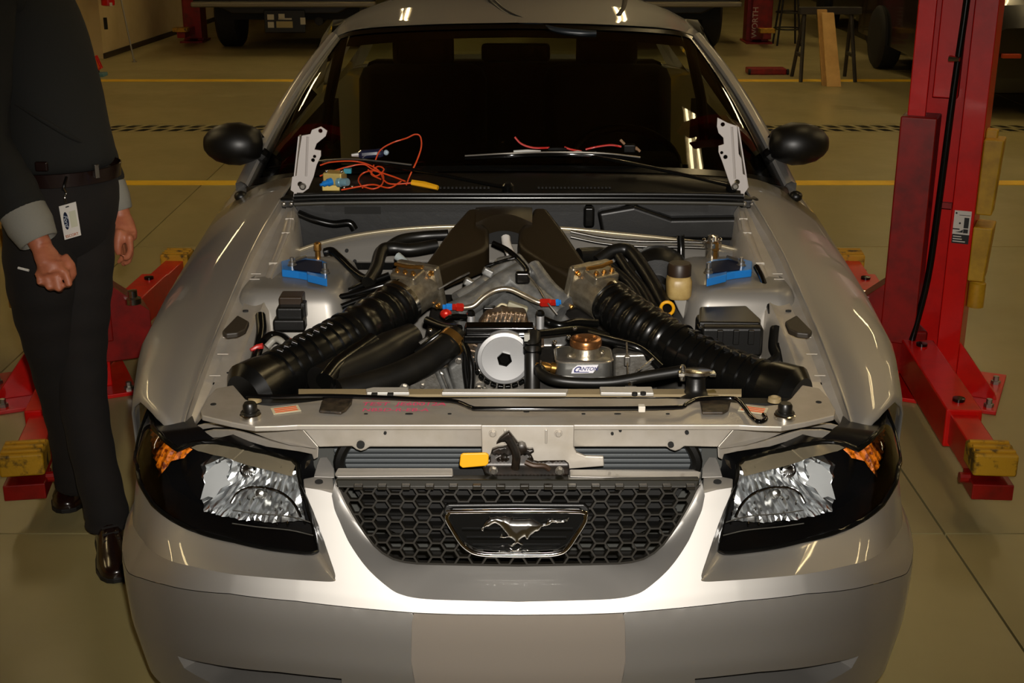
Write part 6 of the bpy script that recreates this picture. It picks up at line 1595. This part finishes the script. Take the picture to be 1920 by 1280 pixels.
# shoes
def shoe(heel, toe):
    d = (toe - heel); L_ = d.length; d.normalize(); s_ = V(-d.y, d.x, 0)
    m = MB(); rows = []
    for t, w_, h in ((0, .02, .05), (.04, .034, .085), (.2, .040, .10), (.4, .040, .092), (.55, .046, .07), (.75, .050, .056), (.9, .042, .048), (.98, .026, .038), (1.0, .012, .028)):
        c = heel + d * (L_ * t)
        rows.append([c + s_ * (w_ * math.cos(a)) + V(0, 0, 0.012 + (h - 0.012) * max(0, math.sin(a)) ** 0.8) if math.sin(a) >= 0 else c + s_ * (w_ * math.cos(a)) + V(0, 0, 0.012) for a in np.linspace(0, 2 * math.pi, 19)[:-1]])
    m.loft(rows); so = m.build('shoe', M_SHOE, person, smooth=60)
    m = MB(); out = []
    for sg in (1, -1):
        seq = ((0, .022), (.04, .037), (.2, .043), (.4, .042), (.55, .049), (.75, .053), (.9, .045), (.98, .03), (1.01, .012))
        for t, w_ in (seq if sg > 0 else reversed(seq)): out.append(heel + d * (L_ * t) + s_ * w_ * sg)
    m.prism(out, (0, 0, 0.014)); m.build('sole', mat('shoe_sole', '#0d0a08', 0.6), so, smooth=0, bevel=0.002)
    for k in range(3): MB().tube([heel + d * (L_ * (.42 + .06 * k)) + s_ * 0.022 + V(0, 0, .088 - .012 * k), heel + d * (L_ * (.44 + .06 * k)) - s_ * 0.022 + V(0, 0, .088 - .012 * k)], 0.0035, 6).build('lace', mat('lace_black', '#15110e', 0.8), so)
h1 = P(200, 985, z=0.0); t1 = P(222, 1092, z=0.0); h1.z = t1.z = 0
h1 = t1 + (h1 - t1).normalized() * 0.30
shoe(h1, t1)
h2 = P(142, 905, z=0.0); t2 = P(124, 962, z=0.0); h2.z = t2.z = 0
shoe(t2 + (h2 - t2).normalized() * 0.29, t2)
# badge on a clip
bd = thing('id_badge', 'white identity badge with blue oval clipped to the dark trousers', 'badge', cen(130, 415, 1.12))
yb_ = 1.118
q = [cen(u, v, yb_) for u, v in ((110, 387), (142, 378), (152, 441), (121, 450))]
MB().prism(q, (0, 0.002, 0)).build('card', mat('badge_card', '#d6d0c6', 0.35), bd, smooth=0, bevel=0.0006)
ex = (q[1] - q[0]).normalized(); ey = (q[0] - q[3]).normalized(); cc = sum(q, Vector()) / 4 + V(0, -0.0008, 0)
def B(a, b_, up=0.0): return cc + ex * a + ey * b_ + V(0, -up, 0)
MB().prism([B(-0.0095 + 0.0068 * math.cos(t), 0.003 + 0.023 * math.sin(t), 0.0004) for t in np.linspace(0, 6.283, 25)[:-1]], (0, 0.0004, 0)).build('blue_oval', mat('badge_blue', '#101a33', 0.4), bd, smooth=0)
text_mesh('Ford', mat('badge_silver', '#aab0b8', 0.4), B(-0.0095, 0.003, 0.0008), -ey, ex, 0.0155, bd, 'badge_script', 0.3, 0.01)
MB().prism([B(a, b_, 0.0003) for a, b_ in ((0.001, -0.018), (0.019, -0.018), (0.019, 0.024), (0.001, 0.024))], (0, 0.0003, 0)).build('photo_area', mat('badge_pale', '#c3c1a8', 0.4), bd, smooth=0)
text_mesh('ESCORT', mat('badge_orange', '#a8561c', 0.5), B(0.0, -0.037, 0.0008), ex, ey, 0.0095, bd, 'badge_word', 0, 0.02)
MB().prism([B(a, b_, 0.0005) for a, b_ in ((-0.005, 0.036), (0.004, 0.036), (0.004, 0.039), (-0.005, 0.039))], (0, 0.0004, 0)).build('badge_slot', DARK, bd, smooth=0)
MB().tube([cen(125, 332, yb_ + .02), cen(121, 345, yb_ + .004), cen(119, 356, yb_)], 0.004, 8, smooth=3).build('reel_strap', BLACK_SATIN, bd)
MB().tube([cen(119, 352, yb_ - .004), cen(124, 362, yb_ - .004), cen(121, 368, yb_ - .004), cen(124, 381, yb_ - .002)], 0.0025, 6, smooth=3).build('clip', CHROME, bd)
# ------------------------------------------------------------------ far side of the workshop
DK = mat('dark_vehicle_paint', '#0d0c0b', 0.25, coat=0.5); DKG = mat('underbody_dark', '#070604', 0.8)
GRB = mat('grey_bumper', '#7d7666', 0.45, 0.3)
def tyre(c, r, w, par, ax=(1, 0, 0), rim=None):
    o = MB().lathe([(r * .55, -w / 2), (r * .9, -w / 2), (r, -w * .38), (r, w * .38), (r * .9, w / 2), (r * .55, w / 2)], c, ax, 28).build('wheel', M_TYRE, par, smooth=40)
    MB().lathe([(r * .55, -w * .3), (r * .3, -w * .4), (0.0005, -w * .4)], c, ax, 20).build('wheel_rim', rim or M_TYRE, o, smooth=40)
    return o
# pickup truck seen from behind, far left
def truck(x0, x1, y, label, plate):
    t = thing('pickup_truck', label, 'truck', ((x0 + x1) / 2, y + 2, 0)); cx = (x0 + x1) / 2; w = x1 - x0
    MB().box((cx, y + 2.6, 1.05), (w * .96, 5.0, 0.75)).build('body', DK, t, smooth=0, bevel=0.08)
    MB().box((cx, y + 3.3, 1.62), (w * .82, 1.8, 0.5)).build('cab', DK, t, smooth=0, bevel=0.12)
    bp = MB().prism([(x0, y, 0.70), (x1, y, 0.70), (x1, y, 0.60), (x1 - .25, y, 0.56), (x1 - .45, y, 0.46), (x0 + .45, y, 0.46), (x0 + .25, y, 0.56), (x0, y, 0.60)], (0, 0.2, 0)).build('bumper', mat('truck_bumper_black', '#12100d', 0.4), t, smooth=0, bevel=0.02)
    MB().box((cx, y - 0.05, 0.575), (w, 0.14, 0.06)).build('bumper_step', GRB, bp, smooth=0, bevel=0.02)
    MB().box((cx, y + 1.0, 0.48), (w * .8, 1.6, 0.2)).build('chassis', DKG, t, smooth=0)
    tyre(V(x0 + 0.26, y + 0.9, 0.40), 0.40, 0.28, t); tyre(V(x1 - 0.26, y + 0.9, 0.40), 0.40, 0.28, t)
    MB().tube([V(cx - .6, y + .8, .42), V(cx + .6, y + .8, .42)], 0.09, 10).build('axle', DKG, t)
    MB().tube([V(x1 - .7, y + .2, .36), V(x1 - .7, y + 1.6, .40)], 0.05, 10).build('tailpipe', mat('pipe_grey', '#2a2620', 0.5, 0.5), t)
    if plate:
        pc_ = P(534, 40, y=y - 0.02)
        fr = MB().box(pc_, (0.48, 0.02, 0.26)).build('plate_holder', BLACK_PL, t, smooth=0, bevel=0.01)
        Mp = mat('plate_cream', '#b9b09a', 0.5); Mq = mat('plate_tan', '#a09060', 0.5)
        for u0, u1, v0, v1, m in ((501, 514, 27, 37, Mp), (522, 534, 26, 37, Mp), (522, 547, 34, 37, Mp), (502, 514, 41, 52, Mp), (518, 549, 40, 52, Mq), (563, 573, 33, 46, Mp)):
            a = P(u0, v0, y=y - 0.035); b_ = P(u1, v1, y=y - 0.035)
            MB().box((a + b_) / 2, (b_.x - a.x, 0.01, a.z - b_.z)).build('plate_panel', m, fr, smooth=0)
    return t
yT = 13.5
xa = P(362, 20, y=yT).x; xb = P(705, 20, y=yT).x
truck(xa, xb, yT, 'black pickup truck parked far behind the left windscreen pillar', True)
xa = P(1070, 20, y=yT).x; xb = P(1388, 20, y=yT).x
truck(xa, xb, yT, 'dark pickup truck far behind the right windscreen pillar', False)
# far lift columns
def far_column(u0, u1, vb, label):
    Yb = (CAM.z / math.tan(PITCH + math.atan((vb - 640) / FPX))) + CAM.y
    a = P(u0, vb, y=Yb); b_ = P(u1, vb, y=Yb); c = (a + b_) / 2
    t = thing('far_lift_column', label, 'vehicle lift', (c.x, Yb, 0)); w = b_.x - a.x
    MB().prism([(c.x - w / 2, Yb, 0.02), (c.x - w / 5, Yb, 0.02), (c.x - w / 5, Yb + .12, 0.02), (c.x + w / 5, Yb + .12, 0.02), (c.x + w / 5, Yb, 0.02), (c.x + w / 2, Yb, 0.02), (c.x + w / 2, Yb + .25, 0.02), (c.x - w / 2, Yb + .25, 0.02)], (0, 0, 3.4)).build('column', RED_DK, t, smooth=0, bevel=0.004)
    MB().box((c.x, Yb + .08, 0.01), (w * 1.15, 0.5, 0.02)).build('base_plate', RED_DK, t, smooth=0)
    MB().box((c.x + w * .1, Yb - .05, 0.30), (w * .9, 0.14, 0.5)).build('carriage', RED_DK, t, smooth=0, bevel=0.01)
    MB().box((c.x, Yb - .35, 0.16), (0.10, 0.6, 0.10)).build('swing_arm', RED_DK, t, smooth=0, bevel=0.005)
    MB().box((c.x, Yb - .62, 0.21), (0.18, 0.14, 0.05)).build('lift_pad', YEL_P, t, smooth=0, bevel=0.005)
    return t
far_column(346, 382, 78, 'far red lift column beside the black pickup truck')
fc = far_column(1398, 1440, 80, 'far red lift column beside the stools and timber boards')
text_mesh('WORTH', mat('pale_lettering', '#c9b9a8', 0.6), P(1416, 42, y=fc.location.y - 0.14), (0, 0, 1), (-1, 0, 0), 0.10, [c for c in fc.children if c.name.startswith('carriage')][0], 'lettering')
# stools near the far column
M_STOOL = mat('stool_black', '#120f0c', 0.5)
def stool(u, vb, label, h=0.62):
    Yb = (CAM.z / math.tan(PITCH + math.atan((vb - 640) / FPX))) + CAM.y
    c = P(u, vb, y=Yb); t = thing('workshop_stool', label, 'stool', (c.x, Yb, 0))
    MB().lathe([(0.0005, 0), (0.17, 0), (0.18, 0.02), (0.17, 0.05), (0.0005, 0.06)], V(c.x, Yb, h), (0, 0, 1), 20).build('seat', M_STOOL, t)
    for k in range(4):
        a = math.pi / 4 + k * math.pi / 2
        MB().tube([V(c.x + .12 * math.cos(a), Yb + .12 * math.sin(a), h), V(c.x + .2 * math.cos(a), Yb + .2 * math.sin(a), 0.0)], 0.013, 8).build('leg', M_STOOL, t)
    for z, r in ((0.2, .175), (0.4, .15)):
        MB().tube([V(c.x + r * math.cos(a), Yb + r * math.sin(a), z) for a in np.linspace(0, 2 * math.pi, 17)], 0.009, 6).build('foot_ring', M_STOOL, t)
stool(1474, 84, 'black stool on thin legs beside the far red column')
# wooden boards leaning on a sawhorse
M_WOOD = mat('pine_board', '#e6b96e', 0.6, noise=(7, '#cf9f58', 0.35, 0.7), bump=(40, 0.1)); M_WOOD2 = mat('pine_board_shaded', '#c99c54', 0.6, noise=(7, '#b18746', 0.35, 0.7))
yB = 10.75
sh_ = thing('sawhorse', 'grey steel sawhorse behind the leaning timber boards', 'sawhorse', (P(1548, 110, y=yB + .5).x, yB + .55, 0))
M_SH = mat('sawhorse_steel', '#3a3630', 0.5, 0.4); xh = sh_.location.x
MB().box((xh + 0.02, yB + .55, 0.68), (0.62, 0.09, 0.07)).build('beam', M_SH, sh_, smooth=0, bevel=0.005)
for sx in (-.26, .26):
    for sy in (-.22, .22): MB().tube([V(xh + sx * .9, yB + .55, 0.66), V(xh + sx * 1.05, yB + .55 + sy, 0.0)], 0.02, 6).build('leg', M_SH, sh_)
    MB().box((xh + sx, yB + .55, 0.25), (0.03, 0.30, 0.03)).build('cross_brace', M_SH, sh_, smooth=0)
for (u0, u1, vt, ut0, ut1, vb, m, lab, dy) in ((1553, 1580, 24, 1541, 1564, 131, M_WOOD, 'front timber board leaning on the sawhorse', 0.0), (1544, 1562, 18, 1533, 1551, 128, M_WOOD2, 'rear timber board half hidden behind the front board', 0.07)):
    Yb = yB + dy
    bl, brr = P(u0, vb, y=Yb), P(u1, vb, y=Yb); tl, trr = P(ut0, vt, y=Yb + 0.32), P(ut1, vt, y=Yb + 0.32)
    zf = min(bl.z, brr.z)
    for p in (bl, brr): p.z -= zf
    t = MB().prism([bl, brr, trr, tl], (0, 0.038, 0)).build('timber_board', m, smooth=0, bevel=0.003)
    tag(t, lab, 'board', 'boards on the sawhorse')
cr = MB().box((xh - 0.5, yB + 1.0, 0.03), (0.4, 0.2, 0.06)).build('red_floor_jack', RED_DK, smooth=0, bevel=0.01)
tag(cr, 'low red jack on the floor behind the sawhorse', 'jack')
jk = cr
for k in (-1, 1): MB().lathe([(0.03, 0), (0.03, 0.02)], V(xh - 0.5 + k * .2, yB + .9, 0.03), (1, 0, 0), 10).build('jack_wheel', M_TYRE, jk)
# dark cars on the right
def dark_car(pts, y0, label, par=None):
    t = thing('parked_car', label, 'car', (pts, y0 + 1.9, 0)); x = pts
    prof = [(0, .35), (0, .75), (.15, .92), (.9, 1.0), (1.5, 1.36), (2.9, 1.40), (3.6, 1.05), (4.3, .98), (4.45, .7), (4.4, .3), (0.1, .22)]
    rows = []
    for dx_, k in ((-.86, .96), (-.80, 1.0), (-.4, 1.02), (.4, 1.02), (.80, 1.0), (.86, .96)):
        rows.append([V(x + dx_, y0 + a, z * k if z > .5 else z) for a, z in prof])
    m = MB().grid(rows, cu=True); n_ = len(prof); m.f.append(tuple(range(n_))); m.f.append(tuple(range(5 * n_, 6 * n_)))
    m.build('body', DK, t, smooth=35)
    for sx in (-.8, .8):
        for yy in (.8, 3.5): tyre(V(x + sx, y0 + yy, .33), .33, .22, t, (1 if sx < 0 else -1, 0, 0), CHROME_R if sx < 0 else None)
    return t
c1 = dark_car(P(1770, 60, y=14.2).x, 13.4, 'dark car with bright wheel parked left of the red column')
MB().box(V(c1.location.x - .87, 13.7, .72), (0.02, 0.24, 0.06)).build('side_marker', mat('side_marker_red', '#8a1a10', 0.3), c1, smooth=0)
c2 = dark_car(P(2045, 100, y=8.9).x, 8.7, 'dark car with orange reflector at the right edge')
p = V(0,0,0)
MB().box(P(1896, 105, y=8.66), (0.15, 0.05, 0.035)).build('reflector', mat('orange_reflector', '#b2401a', 0.3), c2, smooth=0, bevel=0.005)
for u, v in ((1880, 48), (1912, 56)): MB().box(P(u, v, y=9.0), (0.06, 0.06, 0.012), Matrix.Rotation(-0.3, 3, 'Y')).build('chrome_strip', CHROME_R, c2, smooth=0)
# left: pole, orange box, red extinguisher, wall socket
pt = P(252, 118, y=12.75); ptop = P(226, -5, y=12.9)
d = (ptop - pt); pt2 = pt - d * (pt.z / d.z) if abs(d.z) > 1e-6 else pt
pl_ = thing('steel_rod', 'thin grey rod standing at the cream wall on the left', 'rod', (pt2.x, pt2.y, 0))
MB().tube([pt2, pt2 + d * 1.9], 0.010, 8).build('rod', STEEL, pl_); MB().lathe([(0.03, 0), (0.03, 0.008), (0.012, 0.012), (0.012, 0.04)], V(pt2.x, pt2.y, 0), (0, 0, 1), 12).build('foot', STEEL, pl_)
ob_ = thing('folding_sign', 'tilted orange and red sign board on a blue base by the wall', 'sign', P(180, 140, z=0))
yy = P(180, 143, z=0).y
MB().prism([P(u, v, y=yy) for u, v in ((168, 108), (180, 104), (191, 128), (181, 134))], (0, 0.05, 0)).build('border', RED_P, ob_, smooth=0, bevel=0.004)
MB().prism([P(u, v, y=yy - 0.004) for u, v in ((169, 110), (178, 107), (187, 127), (181, 131))], (0, 0.01, 0)).build('face', mat('orange_board', '#e2621a', 0.5), ob_, smooth=0)
MB().box(P(183, 143, y=yy + .02) + V(0, 0, 0.012), (0.17, 0.16, 0.05)).build('base', mat('blue_base', '#4f7d8c', 0.5), ob_, smooth=0, bevel=0.008)
MB().tube([P(183, 141, y=yy + .02), P(184, 132, y=yy + .02)], 0.015, 8).build('post', BLACK_PL, ob_)
ex_ = thing('fire_extinguisher', 'red fire extinguisher on the cream wall', 'extinguisher', P(203, 10, y=13.0))
e0 = P(203, 11, y=12.95)
MB().lathe([(0.05, 0), (0.075, 0.01), (0.075, 0.38), (0.04, 0.43), (0.02, 0.44), (0.02, 0.48)], e0, (0, 0, 1), 18).build('cylinder', RED_P, ex_)
MB().box(e0 + V(0.03, -0.04, .5), (0.05, 0.14, 0.03)).build('handle', BLACK_PL, ex_, smooth=0); MB().box(e0 + V(0.05, -0.06, 0.02), (0.03, 0.01, 0.04)).build('tag', mat('white_tag', '#d9d4c8', 0.5), ex_, smooth=0)
ws = MB().box(P(198, 44, y=13.03), (0.035, 0.03, 0.13)).build('wall_slot', DARK, smooth=0); put(ws, wl_o)
# beige machine at the left edge
eq = thing('power_unit', 'beige lift power unit at the left edge of the photo', 'machine', (-2.36, 2.62, 0))
q = [P(u, v, y=y) for u, v, y in ((-40, 660, 2.2), (40, 628, 2.55), (44, 640, 2.55), (-40, 690, 2.2))]
MB().box((-2.36, 2.62, 0.20), (0.46, 0.46, 0.40)).build('cabinet', mat('beige_enamel', '#a89873', 0.5), eq, smooth=0, bevel=0.012)
MB().box((-2.36, 2.62, 0.41), (0.49, 0.49, 0.03)).build('lid', mat('beige_enamel_light', '#b9aa85', 0.45), eq, smooth=0, bevel=0.006)
MB().lathe([(0.015, 0), (0.015, 0.03), (0.022, 0.035), (0.022, 0.05), (0.0005, 0.055)], V(-2.17, 2.72, 0.425), (0, 0, 1), 14).build('knob', CHROME_R, eq)
